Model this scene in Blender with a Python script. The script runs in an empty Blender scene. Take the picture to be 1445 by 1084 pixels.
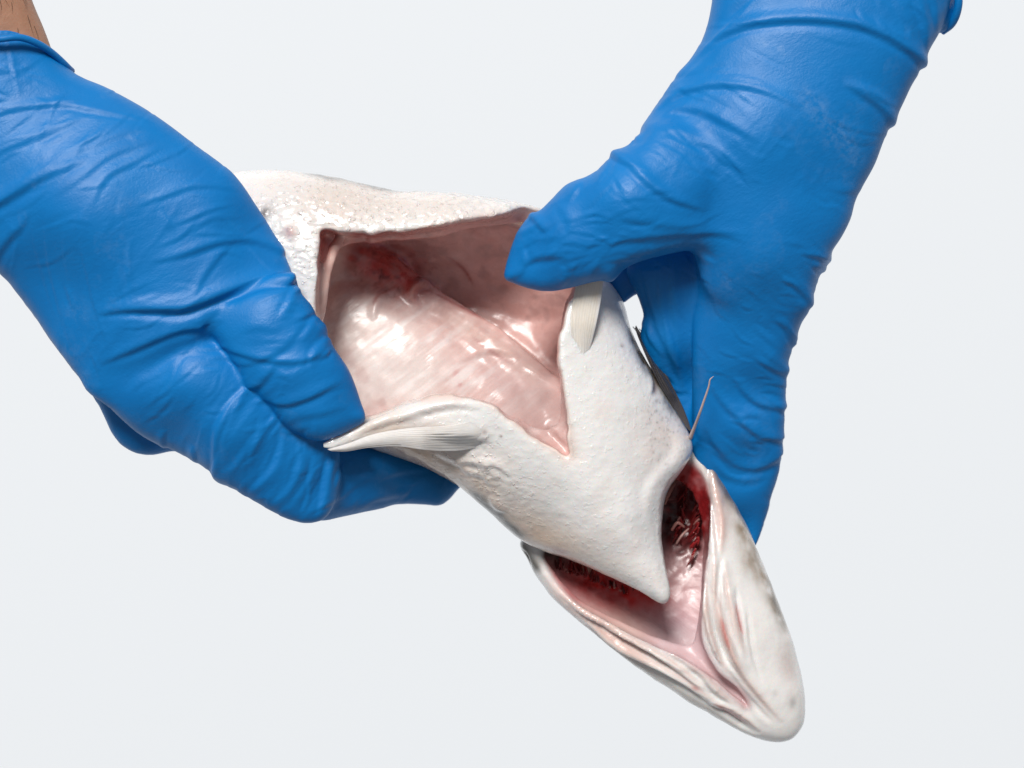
import bpy, math, random
import numpy as np
from mathutils import Vector

random.seed(7)
RNG = np.random.RandomState(11)

# ------------------------------------------------------------------ units
PXM = 4000.0            # drawing units (0.25 mm) per metre
CU, CV = 722.5, 542.0   # centre of the drawing sheet
DIST = 4000.0           # camera distance in drawing units (1 m)
HGT = 1.0               # the hands are held 1 m above the floor
STEP = 2.7              # modelling resolution in drawing units

# ------------------------------------------------------------------ camera
sc = bpy.context.scene
cam = bpy.data.cameras.new("camera")
cam_o = bpy.data.objects.new("camera", cam)
sc.collection.objects.link(cam_o)
cam_o.location = (0, -DIST / PXM, HGT)
cam_o.rotation_euler = (math.radians(90), 0, 0)
cam.sensor_width = 36.0
cam.lens = 36.0 * (DIST / PXM) / (1445.0 / PXM)
cam.clip_start = 0.05
cam.clip_end = 50
cam.dof.use_dof = True
cam.dof.focus_distance = 0.99
cam.dof.aperture_fstop = 11
sc.camera = cam_o

# ------------------------------------------------------------------ world and lamps
world = bpy.data.worlds.new("World")
sc.world = world
world.use_nodes = True
bg = world.node_tree.nodes["Background"]
bg.inputs[0].default_value = (0.93, 0.96, 1.0, 1)
bg.inputs[1].default_value = 0.23

def area(name, loc, target, size, power, color):
    l = bpy.data.lights.new(name, 'AREA')
    l.shape = 'DISK'
    l.size = size
    l.energy = power
    l.color = color
    o = bpy.data.objects.new(name, l)
    sc.collection.objects.link(o)
    o.location = loc
    o.rotation_euler = (Vector(target) - Vector(loc)).to_track_quat('-Z', 'Y').to_euler()
    return o

area("key_softbox", (-3.2, -15.5, 12.2), (0, 0, HGT), 6.6, 4720, (1.0, 0.975, 0.94))

sc.view_settings.view_transform = 'Standard'
sc.view_settings.look = 'None'
sc.view_settings.exposure = 0.0
sc.view_settings.gamma = 1.0

# ------------------------------------------------------------------ modelling kernel
def cr_closed(pts, n=5):
    """closed Catmull-Rom through the points"""
    P = np.asarray(pts, float)
    P0, P1, P2, P3 = np.roll(P, 1, 0), P, np.roll(P, -1, 0), np.roll(P, -2, 0)
    out = []
    for t in np.linspace(0, 1, n, endpoint=False):
        out.append(0.5 * (2 * P1 + (P2 - P0) * t + (2 * P0 - 5 * P1 + 4 * P2 - P3) * t * t
                          + (3 * P1 - P0 - 3 * P2 + P3) * t ** 3))
    return np.stack(out, 1).reshape(-1, P.shape[1])

def cr_open(pts, n=6):
    P = np.asarray(pts, float)
    Q = np.vstack([2 * P[0] - P[1], P, 2 * P[-1] - P[-2]])
    out = []
    for i in range(1, len(Q) - 2):
        P0, P1, P2, P3 = Q[i - 1], Q[i], Q[i + 1], Q[i + 2]
        for t in np.linspace(0, 1, n, endpoint=False):
            out.append(0.5 * (2 * P1 + (P2 - P0) * t + (2 * P0 - 5 * P1 + 4 * P2 - P3) * t * t
                              + (3 * P1 - P0 - 3 * P2 + P3) * t ** 3))
    out.append(Q[-2])
    return np.array(out)

def seg_dist(poly, U, V, closed=True):
    """unsigned distance to a polyline, plus even-odd inside test if closed"""
    A = poly
    B = np.roll(poly, -1, 0) if closed else poly[1:]
    A = A if closed else poly[:-1]
    best = np.full(U.shape, 1e12, np.float32)
    inside = np.zeros(U.shape, bool)
    for (ax, ay), (bx, by) in zip(A, B):
        dx, dy = bx - ax, by - ay
        L = dx * dx + dy * dy
        if L < 1e-9:
            continue
        t = np.clip(((U - ax) * dx + (V - ay) * dy) / L, 0, 1)
        d2 = (U - ax - t * dx) ** 2 + (V - ay - t * dy) ** 2
        np.minimum(best, d2, out=best)
        if closed and abs(dy) > 1e-9:
            c = ((ay > V) != (by > V)) & (U < dx * (V - ay) / dy + ax)
            inside ^= c
    return np.sqrt(best), inside

def blur2(a, it=1):
    for _ in range(it):
        p = np.pad(a, 1, mode='edge')
        a = (p[:-2, 1:-1] + 2 * p[1:-1, 1:-1] + p[2:, 1:-1]) / 4
        p = np.pad(a, 1, mode='edge')
        a = (p[1:-1, :-2] + 2 * p[1:-1, 1:-1] + p[1:-1, 2:]) / 4
    return a

def bil(a, u0, v0, h, U, V):
    x = np.clip((U - u0) / h, 0, a.shape[0] - 1.001)
    y = np.clip((V - v0) / h, 0, a.shape[1] - 1.001)
    i, j = x.astype(int), y.astype(int)
    fx, fy = x - i, y - j
    return (a[i, j] * (1 - fx) * (1 - fy) + a[i + 1, j] * fx * (1 - fy)
            + a[i, j + 1] * (1 - fx) * fy + a[i + 1, j + 1] * fx * fy)

class Depth:
    """smooth depth field through a few (u, v, d) control points"""
    def __init__(self, pts, power=2.2):
        self.p = np.array(pts, float)
        self.k = power
    def __call__(self, U, V):
        U = np.asarray(U, float); V = np.asarray(V, float)
        w = 0; s = 0
        for u, v, d in self.p:
            q = 1.0 / ((U - u) ** 2 + (V - v) ** 2 + 900.0) ** (self.k / 2)
            w = w + q; s = s + q * d
        return s / w

def persp(pts, dep):
    """sheet position of a point seen at (u, v) and lying at depth dep"""
    P = np.array(pts, float)
    d = dep(P[:, 0], P[:, 1]) if callable(dep) else dep
    k = 1 - d / DIST
    P[:, 0] = CU + (P[:, 0] - CU) * k
    P[:, 1] = CV + (P[:, 1] - CV) * k
    return P

class Grid:
    def __init__(self, u0, u1, v0, v1, d0, d1, h=STEP):
        self.h = h
        self.u = np.arange(u0, u1 + h, h, dtype=np.float32)
        self.v = np.arange(v0, v1 + h, h, dtype=np.float32)
        self.d = np.arange(d0, d1 + h, h, dtype=np.float32)
        self.U, self.V = np.meshgrid(self.u, self.v, indexing='ij')
        self.D = self.d[None, None, :]

def inflate(g, pts, dep, smooth=True):
    """round volume over an outline: returns s (signed distance) and phi (squared half thickness)"""
    poly = persp(pts, dep)
    poly = cr_closed(poly, 4) if smooth else poly
    dist, ins = seg_dist(poly, g.U, g.V)
    s = np.where(ins, -dist, dist)
    H = 6.0
    u0, v0 = poly[:, 0].min() - 90, poly[:, 1].min() - 90
    nu = int((poly[:, 0].max() + 90 - u0) / H) + 1
    nv = int((poly[:, 1].max() + 90 - v0) / H) + 1
    cu, cv = np.meshgrid(u0 + H * np.arange(nu), v0 + H * np.arange(nv), indexing='ij')
    dc, ic = seg_dist(poly, cu, cv)
    scs = np.where(ic, -dc, dc)
    m = ic.astype(np.float32)
    ph = np.where(ic, dc * 30, 0).astype(np.float64)
    ii, jj = np.meshgrid(np.arange(nu), np.arange(nv), indexing='ij')
    red = (((ii + jj) % 2) == 0) & ic
    blk = (((ii + jj) % 2) == 1) & ic
    w = 1.9
    for _ in range(140):
        for c in (red, blk):
            nb = np.zeros_like(ph)
            nb[1:-1, 1:-1] = (ph[2:, 1:-1] + ph[:-2, 1:-1] + ph[1:-1, 2:] + ph[1:-1, :-2] + 2 * H * H) / 4
            ph = np.where(c, ph + w * (nb - ph), ph)
    ph = np.maximum(ph, 0)
    kn = scs < -9
    if not kn.any():
        kn = scs < -4
    psi = np.where(kn, ph / np.maximum(dc, 1e-3), 0)
    wgt = kn.astype(float)
    base = psi[kn].mean()
    for _ in range(26):
        pb, wb = blur2(psi * (wgt > 0) * 1.0), blur2((wgt > 0) * 1.0)
        fill = pb / np.maximum(wb, 1e-6)
        psi = np.where(kn, psi, np.where(wb > 1e-4, fill, base))
        wgt = np.maximum(wgt, (wb > 1e-4) * 1.0)
    psi = np.where(wgt > 0, psi, base)
    psi = blur2(psi, 2)
    P = bil(blur2(ph, 1), u0, v0, H, g.U, g.V)
    S = bil(psi, u0, v0, H, g.U, g.V)
    t = np.clip((-s - 8) / 14, 0, 1)
    t = t * t * (3 - 2 * t)
    phi = t * P + (1 - t) * (-s * np.maximum(S, 4))
    return s.astype(np.float32), blur2(phi, 2).astype(np.float32)

def patch(g, pts, dep, qf=1.0, qb=None, R=None, front_open=False, smooth=True):
    qb = qf if qb is None else qb
    s, phi = inflate(g, pts, dep, smooth)
    dc = (dep(g.U, g.V) if callable(dep) else np.full(g.U.shape, dep)).astype(np.float32)
    if R is None:
        R = math.sqrt(max(phi.max(), 25.0))
    x = g.D - dc[:, :, None]
    if front_open:
        x = np.minimum(x, 0)
    x = np.where(x > 0, x / qf, x / qb)
    a = x * x + (R * R - phi)[:, :, None]
    return np.sqrt(np.maximum(a, 1e-4)).astype(np.float32) - np.float32(R)

def smin(a, b, k):
    h = np.clip(0.5 + 0.5 * (b - a) / k, 0, 1)
    return b * (1 - h) + a * h - k * h * (1 - h)

def capsule(g, pts3, radii):
    """tapered chain of round segments"""
    F = None
    for (a, b, ra, rb) in zip(pts3[:-1], pts3[1:], radii[:-1], radii[1:]):
        a = np.array(a, np.float32); b = np.array(b, np.float32)
        ab = b - a
        px, py, pz = g.U[:, :, None] - a[0], g.V[:, :, None] - a[1], g.D - a[2]
        t = np.clip((px * ab[0] + py * ab[1] + pz * ab[2]) / (ab @ ab), 0, 1)
        f = np.sqrt((px - t * ab[0]) ** 2 + (py - t * ab[1]) ** 2 + (pz - t * ab[2]) ** 2) - (ra + (rb - ra) * t)
        F = f if F is None else np.minimum(F, f)
    return F.astype(np.float32)

def surface_nets(g, F):
    h = g.h
    neg = F < 0
    nx, ny, nz = F.shape
    c = np.zeros((nx - 1, ny - 1, nz - 1), np.int8)
    for i in (0, 1):
        for j in (0, 1):
            for k in (0, 1):
                c += neg[i:nx - 1 + i, j:ny - 1 + j, k:nz - 1 + k]
    act = (c > 0) & (c < 8)
    idx = np.argwhere(act)
    vid = np.full(act.shape, -1, np.int32)
    vid[act] = np.arange(len(idx))
    corners = [(i, j, k) for i in (0, 1) for j in (0, 1) for k in (0, 1)]
    val = np.stack([F[idx[:, 0] + i, idx[:, 1] + j, idx[:, 2] + k] for i, j, k in corners], 1)
    acc = np.zeros((len(idx), 3)); cnt = np.zeros(len(idx))
    ca = np.array(corners, float)
    for a in range(8):
        for b in range(a + 1, 8):
            if np.abs(ca[a] - ca[b]).sum() != 1:
                continue
            va, vb = val[:, a], val[:, b]
            m = (va < 0) != (vb < 0)
            t = va[m] / (va[m] - vb[m])
            acc[m] += ca[a] + t[:, None] * (ca[b] - ca[a])
            cnt[m] += 1
    pos = idx + acc / cnt[:, None]
    co = np.stack([g.u[0] + pos[:, 0] * h, g.v[0] + pos[:, 1] * h, g.d[0] + pos[:, 2] * h], 1)
    quads = []
    for ax in range(3):
        n0 = np.take(neg, range(0, neg.shape[ax] - 1), ax)
        n1 = np.take(neg, range(1, neg.shape[ax]), ax)
        e = np.argwhere(n0 != n1)
        o1, o2 = [(1, 2), (2, 0), (0, 1)][ax]
        ok = (e[:, o1] > 0) & (e[:, o2] > 0) & (e[:, o1] < F.shape[o1] - 1) & (e[:, o2] < F.shape[o2] - 1)
        e = e[ok]
        def cell(a, b):
            q = e.copy(); q[:, o1] -= a; q[:, o2] -= b
            return vid[q[:, 0], q[:, 1], q[:, 2]]
        q = np.stack([cell(1, 1), cell(0, 1), cell(0, 0), cell(1, 0)], 1)
        fl = ~neg[e[:, 0], e[:, 1], e[:, 2]]
        q[fl] = q[fl][:, ::-1]
        quads.append(q)
    return co, np.vstack(quads), idx

def sample(g, F, co):
    p = (co - np.array([g.u[0], g.v[0], g.d[0]])) / g.h
    p = np.clip(p, 0, np.array(F.shape) - 1.001)
    i = p.astype(int); f = p - i
    r = 0
    for a in (0, 1):
        for b in (0, 1):
            for c in (0, 1):
                w = (f[:, 0] if a else 1 - f[:, 0]) * (f[:, 1] if b else 1 - f[:, 1]) * (f[:, 2] if c else 1 - f[:, 2])
                r = r + w * F[i[:, 0] + a, i[:, 1] + b, i[:, 2] + c]
    return r

def smooth_mesh(co, q, it=6, lam=0.5, mu=-0.52):
    e = np.vstack([q[:, [0, 1]], q[:, [1, 2]], q[:, [2, 3]], q[:, [3, 0]]])
    n = len(co)
    deg = np.maximum(np.bincount(e.ravel(), minlength=n), 1)
    for i in range(it):
        l = lam if i % 2 == 0 else mu
        s = np.stack([np.bincount(e[:, 0], co[e[:, 1], k], n) + np.bincount(e[:, 1], co[e[:, 0], k], n) for k in range(3)], 1)
        co = co + l * (s / deg[:, None] - co)
    return co

def smooth_scalar(a, q, n, it=4):
    e = np.vstack([q[:, [0, 1]], q[:, [1, 2]], q[:, [2, 3]], q[:, [3, 0]]])
    deg = np.maximum(np.bincount(e.ravel(), minlength=n), 1)
    for _ in range(it):
        a = 0.5 * a + 0.5 * (np.bincount(e[:, 0], a[e[:, 1]], n) + np.bincount(e[:, 1], a[e[:, 0]], n)) / deg
    return a

def normals(co, q):
    n = np.cross(co[q[:, 2]] - co[q[:, 0]], co[q[:, 3]] - co[q[:, 1]])
    N = np.stack([np.bincount(q.ravel(), np.repeat(n[:, k], 4), len(co)) for k in range(3)], 1)
    return N / np.maximum(np.linalg.norm(N, axis=1), 1e-9)[:, None]

def vnoise(P, seed=0):
    """smooth value noise in -1..1"""
    P = np.asarray(P, float)
    i = np.floor(P).astype(np.int64); f = P - i
    f = f * f * f * (f * (f * 6 - 15) + 10)
    def hsh(a):
        n = (a[:, 0] * 73856093) ^ (a[:, 1] * 19349663) ^ (a[:, 2] * 83492791) ^ (seed * 2654435)
        n = (n ^ (n >> 13)) * 1274126177
        n = (n ^ (n >> 16)) & 0xffff
        return n / 32767.5 - 1
    r = 0
    for a in (0, 1):
        for b in (0, 1):
            for c in (0, 1):
                w = (f[:, 0] if a else 1 - f[:, 0]) * (f[:, 1] if b else 1 - f[:, 1]) * (f[:, 2] if c else 1 - f[:, 2])
                r = r + w * hsh(i + np.array([a, b, c]))
    return r

def fbm(P, oct=3, seed=0):
    r = 0; a = 1.0; P = np.asarray(P, float)
    for o in range(oct):
        r = r + a * vnoise(P * 2 ** o + 17.3 * o, seed + o)
        a *= 0.5
    return r

def line_field(co, pts, reach):
    """signed distance x to a drawn line, parameter t in 0..1, and indices of points within reach"""
    L = cr_open(pts, 5)
    lo, hi = L.min(0) - reach, L.max(0) + reach
    ix = np.where((co[:, 0] > lo[0]) & (co[:, 0] < hi[0]) & (co[:, 1] > lo[1]) & (co[:, 1] < hi[1]))[0]
    if len(ix) == 0:
        return ix, None, None
    U, V = co[ix, 0], co[ix, 1]
    best = np.full(len(ix), 1e12); X = np.zeros(len(ix)); T = np.zeros(len(ix))
    ln = np.r_[0, np.cumsum(np.linalg.norm(np.diff(L, axis=0), axis=1))]
    for k in range(len(L) - 1):
        a, b = L[k], L[k + 1]
        d = b - a; l2 = d @ d
        if l2 < 1e-9: continue
        t = np.clip(((U - a[0]) * d[0] + (V - a[1]) * d[1]) / l2, 0, 1)
        ex, ey = U - a[0] - t * d[0], V - a[1] - t * d[1]
        d2 = ex * ex + ey * ey
        m = d2 < best
        best[m] = d2[m]
        X[m] = np.sign(d[0] * ey[m] - d[1] * ex[m]) * np.sqrt(d2[m])
        T[m] = (ln[k] + t[m] * math.sqrt(l2)) / ln[-1]
    return ix, X, T

def fold(co, N, pts, w, h, groove=0.34, ends=(1, 1), mask=None, back=1.9, steep=True):
    """pinched fold of skin or rubber: a ridge along the line and a trough on its lower side"""
    ix, X, T = line_field(co, pts, w * 5)
    if len(ix) == 0: return np.zeros(len(co))
    tap = np.ones(len(T))
    if ends[0]: tap *= np.clip(T / 0.35, 0, 1) ** 0.8
    if ends[1]: tap *= np.clip((1 - T) / 0.35, 0, 1) ** 0.8
    ww = w * (0.55 + 0.45 * tap)
    wu = np.where(X < 0, ww * back, ww)          # long slope above, short slope below
    y = np.exp(-(X / wu) ** 2) - groove * np.exp(-((X - 1.7 * ww) / (0.9 * ww)) ** 2)
    y *= h * tap * (np.clip(N[ix, 2] * 2.5 + 0.9, 0, 1) if steep else np.clip((N[ix, 2] - 0.2) * 3, 0, 1))
    out = np.zeros(len(co))
    out[ix] = y
    if mask is not None: out *= mask
    return out

def stroke(co, pts, w, ends=(1, 1), wob=0.0):
    """soft painted mark along a line, 0..1"""
    ix, X, T = line_field(co, pts, w * 3.2)
    out = np.zeros(len(co))
    if len(ix) == 0: return out
    tap = np.ones(len(T))
    if ends[0]: tap *= np.clip(T / 0.3, 0, 1)
    if ends[1]: tap *= np.clip((1 - T) / 0.3, 0, 1)
    out[ix] = np.exp(-(X / (w * (0.4 + 0.6 * tap))) ** 2) * np.minimum(tap * 1.5, 1)
    return out

def blob(co, u, v, r, e=1.0, ang=0.0):
    c, s = math.cos(math.radians(ang)), math.sin(math.radians(ang))
    x = (co[:, 0] - u) * c + (co[:, 1] - v) * s
    y = -(co[:, 0] - u) * s + (co[:, 1] - v) * c
    return np.exp(-((x / r) ** 2 + (y / (r * e)) ** 2))

def to_world(co):
    return np.stack([(co[:, 0] - CU) / PXM, -co[:, 2] / PXM, (CV - co[:, 1]) / PXM + HGT], 1)

def at(u, v, d):
    k = 1 - d / DIST
    return np.array([CU + (u - CU) * k, CV + (v - CV) * k, d])

def root(name, u, v, d, label, cat):
    o = bpy.data.objects.new(name, None)
    sc.collection.objects.link(o)
    o.location = to_world(np.array([[u, v, d]]))[0]
    o.empty_display_size = 0.02
    o["label"] = label; o["category"] = cat
    bpy.context.view_layer.update()
    return o

def mesh_obj(name, co, faces, mat, parent=None, cols=None, attrs=None, smooth=True, nrm=None):
    W = to_world(np.asarray(co, float))
    if parent is not None:
        top = parent
        while top.parent is not None: top = top.parent
        off = np.array(top.location)
        W = W - off
    me = bpy.data.meshes.new(name)
    faces = np.asarray(faces)[:, ::-1]      # the sheet is left-handed, the world right-handed
    me.vertices.add(len(W)); me.vertices.foreach_set("co", W.astype(np.float32).ravel())
    k = faces.shape[1]
    me.loops.add(faces.size); me.loops.foreach_set("vertex_index", faces.astype(np.int32).ravel())
    me.polygons.add(len(faces))
    me.polygons.foreach_set("loop_start", np.arange(0, faces.size, k, dtype=np.int32))
    me.polygons.foreach_set("use_smooth", np.full(len(faces), smooth, bool))
    me.update(calc_edges=True); me.validate()
    if cols is not None:
        a = me.color_attributes.new("Col", 'FLOAT_COLOR', 'POINT')
        a.data.foreach_set("color", np.c_[cols, np.ones(len(cols))].astype(np.float32).ravel())
    for nm, vals in (attrs or {}).items():
        a = me.attributes.new(nm, 'FLOAT', 'POINT')
        a.data.foreach_set("value", np.asarray(vals, np.float32))
    if nrm is not None:          # shared normals so that skin and lining meet without a seam
        me.normals_split_custom_set_from_vertices(np.stack([nrm[:, 0], -nrm[:, 2], -nrm[:, 1]], 1).tolist())
    me.materials.append(mat)
    o = bpy.data.objects.new(name, me)
    sc.collection.objects.link(o)
    if parent is not None:
        o.parent = parent
    return o

def sub_mesh(co, q, sel):
    """faces sel of a mesh as a mesh of their own; returns coordinates, faces and the old vertex numbers"""
    f = q[sel]
    used = np.unique(f)
    m = np.full(len(co), -1); m[used] = np.arange(len(used))
    return co[used], m[f], used

def tube(pts3, radii, n=10, closed=False, flat=1.0):
    """round tube through 3-D drawing points"""
    P = np.array(pts3, float)
    if closed:
        P = cr_closed(P, 6)
        R = np.full(len(P), radii if np.isscalar(radii) else radii[0])
    else:
        R0 = np.full(len(P), radii) if np.isscalar(radii) else np.array(radii, float)
        Q = cr_open(np.c_[P, R0], 6)
        P, R = Q[:, :3], np.maximum(Q[:, 3], 0.05)
    m = len(P)
    T = np.roll(P, -1, 0) - np.roll(P, 1, 0)
    if not closed:
        T[0] = P[1] - P[0]; T[-1] = P[-1] - P[-2]
    T /= np.linalg.norm(T, axis=1)[:, None]
    up = np.array([0, 0, 1.0])
    B = np.cross(T, up); B /= np.maximum(np.linalg.norm(B, axis=1), 1e-6)[:, None]
    C = np.cross(B, T)
    a = np.linspace(0, 2 * math.pi, n, endpoint=False)
    co = P[:, None, :] + R[:, None, None] * (np.cos(a)[None, :, None] * B[:, None, :] + flat * np.sin(a)[None, :, None] * C[:, None, :])
    co = co.reshape(-1, 3)
    f = []
    for i in range(m if closed else m - 1):
        j = (i + 1) % m
        for k in range(n):
            l = (k + 1) % n
            f.append((i * n + k, j * n + k, j * n + l, i * n + l))
    if not closed:
        co = np.vstack([co, P[0], P[-1]])
        for k in range(n):
            l = (k + 1) % n
            f.append((k, l, m * n, m * n)); f.append(((m - 1) * n + l, (m - 1) * n + k, m * n + 1, m * n + 1))
    f = np.array(f)
    return co, f

def tube_obj(name, pts3, radii, mat, parent, n=10, closed=False, cols=None, flat=1.0):
    co, f = tube(pts3, radii, n, closed, flat)
    quad = f[:, 2] != f[:, 3]
    top = parent
    while top.parent is not None: top = top.parent
    W = to_world(co) - np.array(top.location)
    me = bpy.data.meshes.new(name)
    me.from_pydata(W.tolist(), [], [tuple(x[::-1]) if x[2] != x[3] else tuple(x[2::-1]) for x in f.tolist()])
    for p in me.polygons: p.use_smooth = True
    me.materials.append(mat)
    if cols is not None:
        a = me.color_attributes.new("Col", 'FLOAT_COLOR', 'POINT')
        a.data.foreach_set("color", np.tile(np.r_[cols, 1.0], len(co)).astype(np.float32))
    o = bpy.data.objects.new(name, me)
    sc.collection.objects.link(o); o.parent = parent
    return o

# ------------------------------------------------------------------ materials
def srgb(r, g, b):
    f = lambda c: (c / 255 / 12.92) if c / 255 <= 0.04045 else ((c / 255 + 0.055) / 1.055) ** 2.4
    return np.array([f(r), f(g), f(b)])

def new_mat(name):
    m = bpy.data.materials.new(name); m.use_nodes = True
    nt = m.node_tree
    return m, nt, nt.nodes["Principled BSDF"]

def N_(nt, t, **kw):
    n = nt.nodes.new(t)
    for k, v in kw.items():
        if k in n.inputs: n.inputs[k].default_value = v
        else: setattr(n, k, v)
    return n

def noise_node(nt, scale, detail=3, rough=0.5, stretch=None, rot=None):
    tc = N_(nt, "ShaderNodeTexCoord")
    mp = N_(nt, "ShaderNodeMapping")
    if stretch: mp.inputs["Scale"].default_value = stretch
    nz = N_(nt, "ShaderNodeTexNoise")
    nz.inputs["Scale"].default_value = scale
    nz.inputs["Detail"].default_value = detail
    nz.inputs["Roughness"].default_value = rough
    src = tc.outputs["Object"]
    if rot:
        mr = N_(nt, "ShaderNodeMapping"); mr.inputs["Rotation"].default_value = rot
        nt.links.new(src, mr.inputs["Vector"]); src = mr.outputs[0]
    nt.links.new(src, mp.inputs["Vector"])
    nt.links.new(mp.outputs[0], nz.inputs["Vector"])
    return nz

def ramp(nt, src, a, b, va=0.0, vb=1.0):
    r = N_(nt, "ShaderNodeMapRange")
    r.inputs["From Min"].default_value = a; r.inputs["From Max"].default_value = b
    r.inputs["To Min"].default_value = va; r.inputs["To Max"].default_value = vb
    nt.links.new(src, r.inputs["Value"])
    return r.outputs["Result"]

def mixc(nt, fac, A, B, mode='MIX'):
    m = N_(nt, "ShaderNodeMix", data_type='RGBA', blend_type=mode)
    for s, v in ((0, fac), (6, A), (7, B)):
        if hasattr(v, "links"): nt.links.new(v, m.inputs[s])
        elif s == 0: m.inputs[0].default_value = v
        else: m.inputs[s].default_value = (*v, 1)
    return m.outputs[2]

def math_n(nt, op, a, b):
    m = N_(nt, "ShaderNodeMath", operation=op)
    for i, v in enumerate((a, b)):
        if hasattr(v, "links"): nt.links.new(v, m.inputs[i])
        else: m.inputs[i].default_value = v
    return m.outputs[0]

def bump_chain(nt, bsdf, items):
    prev = None
    for h, strength, dist in items:
        b = N_(nt, "ShaderNodeBump")
        b.inputs["Strength"].default_value = strength
        b.inputs["Distance"].default_value = dist
        nt.links.new(h, b.inputs["Height"])
        if prev is not None: nt.links.new(prev, b.inputs["Normal"])
        prev = b.outputs["Normal"]
    nt.links.new(prev, bsdf.inputs["Normal"])

def mat_glove():
    m, nt, p = new_mat("blue_nitrile")
    n1 = noise_node(nt, 60, 4, 0.6)
    col = mixc(nt, ramp(nt, n1.outputs[0], 0.3, 0.7), (0.0003, 0.152, 0.450), (0.0006, 0.172, 0.495))
    at_ = N_(nt, "ShaderNodeAttribute", attribute_name="powder")
    n2 = noise_node(nt, 420, 5, 0.7, (1, 1, 1))
    n3 = noise_node(nt, 90, 3, 0.6)
    pw = math_n(nt, 'MULTIPLY', at_.outputs["Fac"], ramp(nt, n2.outputs[0], 0.40, 0.62))
    pw = math_n(nt, 'MULTIPLY', pw, ramp(nt, n3.outputs[0], 0.35, 0.6))
    col = mixc(nt, math_n(nt, 'MULTIPLY', pw, 0.14), col, (0.45, 0.58, 0.75))
    nt.links.new(col, p.inputs["Base Color"])
    p.inputs["Roughness"].default_value = 0.46
    p.inputs["Specular IOR Level"].default_value = 0.34
    nt.links.new(ramp(nt, n3.outputs[0], 0.3, 0.7, 0.40, 0.50), p.inputs["Roughness"])
    g1 = noise_node(nt, 1100, 4, 0.65)
    g2 = noise_node(nt, 240, 5, 0.6, (1, 1, 2.4), (0, 0.5, 0))
    bump_chain(nt, p, [(g2.outputs[0], 0.18, 0.0008), (g1.outputs[0], 0.35, 0.0003)])
    return m

def mat_skin():
    """pale fish skin with small scales"""
    m, nt, p = new_mat("fish_skin")
    c = N_(nt, "ShaderNodeAttribute", attribute_name="Col")
    n1 = noise_node(nt, 90, 5, 0.65)
    n2 = noise_node(nt, 700, 3, 0.6)
    col = mixc(nt, ramp(nt, n1.outputs[0], 0.35, 0.8, 0, 0.14), c.outputs["Color"], (0.62, 0.50, 0.43), 'MULTIPLY')
    col = mixc(nt, ramp(nt, n2.outputs[0], 0.35, 0.7, 0, 0.08), col, (0.6, 0.58, 0.56), 'MULTIPLY')
    nt.links.new(col, p.inputs["Base Color"])
    p.inputs["Subsurface Weight"].default_value = 0.4
    p.inputs["Subsurface Radius"].default_value = (1.0, 0.55, 0.4)
    p.inputs["Subsurface Scale"].default_value = 0.003
    p.inputs["Specular IOR Level"].default_value = 0.55
    nt.links.new(ramp(nt, n1.outputs[0], 0.3, 0.7, 0.16, 0.36), p.inputs["Roughness"])
    sa = N_(nt, "ShaderNodeAttribute", attribute_name="scales")
    tc = N_(nt, "ShaderNodeTexCoord")
    mp = N_(nt, "ShaderNodeMapping"); mp.inputs["Scale"].default_value = (1, 1, 1.45)
    mp.inputs["Rotation"].default_value = (0, 0.35, 0)
    nt.links.new(tc.outputs["Object"], mp.inputs[0])
    wob = N_(nt, "ShaderNodeVectorMath", operation='MULTIPLY_ADD')
    nzw = noise_node(nt, 260, 2, 0.5)
    nt.links.new(nzw.outputs["Color"], wob.inputs[0])
    wob.inputs[1].default_value = (0.0022, 0.0022, 0.0022)
    nt.links.new(mp.outputs[0], wob.inputs[2])
    vo = N_(nt, "ShaderNodeTexVoronoi", feature='SMOOTH_F1')
    vo.inputs["Scale"].default_value = 430
    nt.links.new(wob.outputs[0], vo.inputs["Vector"])
    inv = math_n(nt, 'SUBTRACT', 1.0, vo.outputs["Distance"])
    sc_h = math_n(nt, 'MULTIPLY', inv, sa.outputs["Fac"])
    g1 = noise_node(nt, 800, 5, 0.7)
    g2 = noise_node(nt, 2200, 3, 0.6)
    p.inputs["Coat Weight"].default_value = 0.85
    p.inputs["Coat Roughness"].default_value = 0.07
    g3 = noise_node(nt, 520, 2, 0.5)
    beads = ramp(nt, g3.outputs[0], 0.60, 0.70)      # beads of slime
    bump_chain(nt, p, [(sc_h, 0.6, 0.0009), (g1.outputs[0], 0.20, 0.0005), (math_n(nt, 'MULTIPLY', beads, sa.outputs["Fac"]), 0.7, 0.0005)])
    return m

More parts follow.
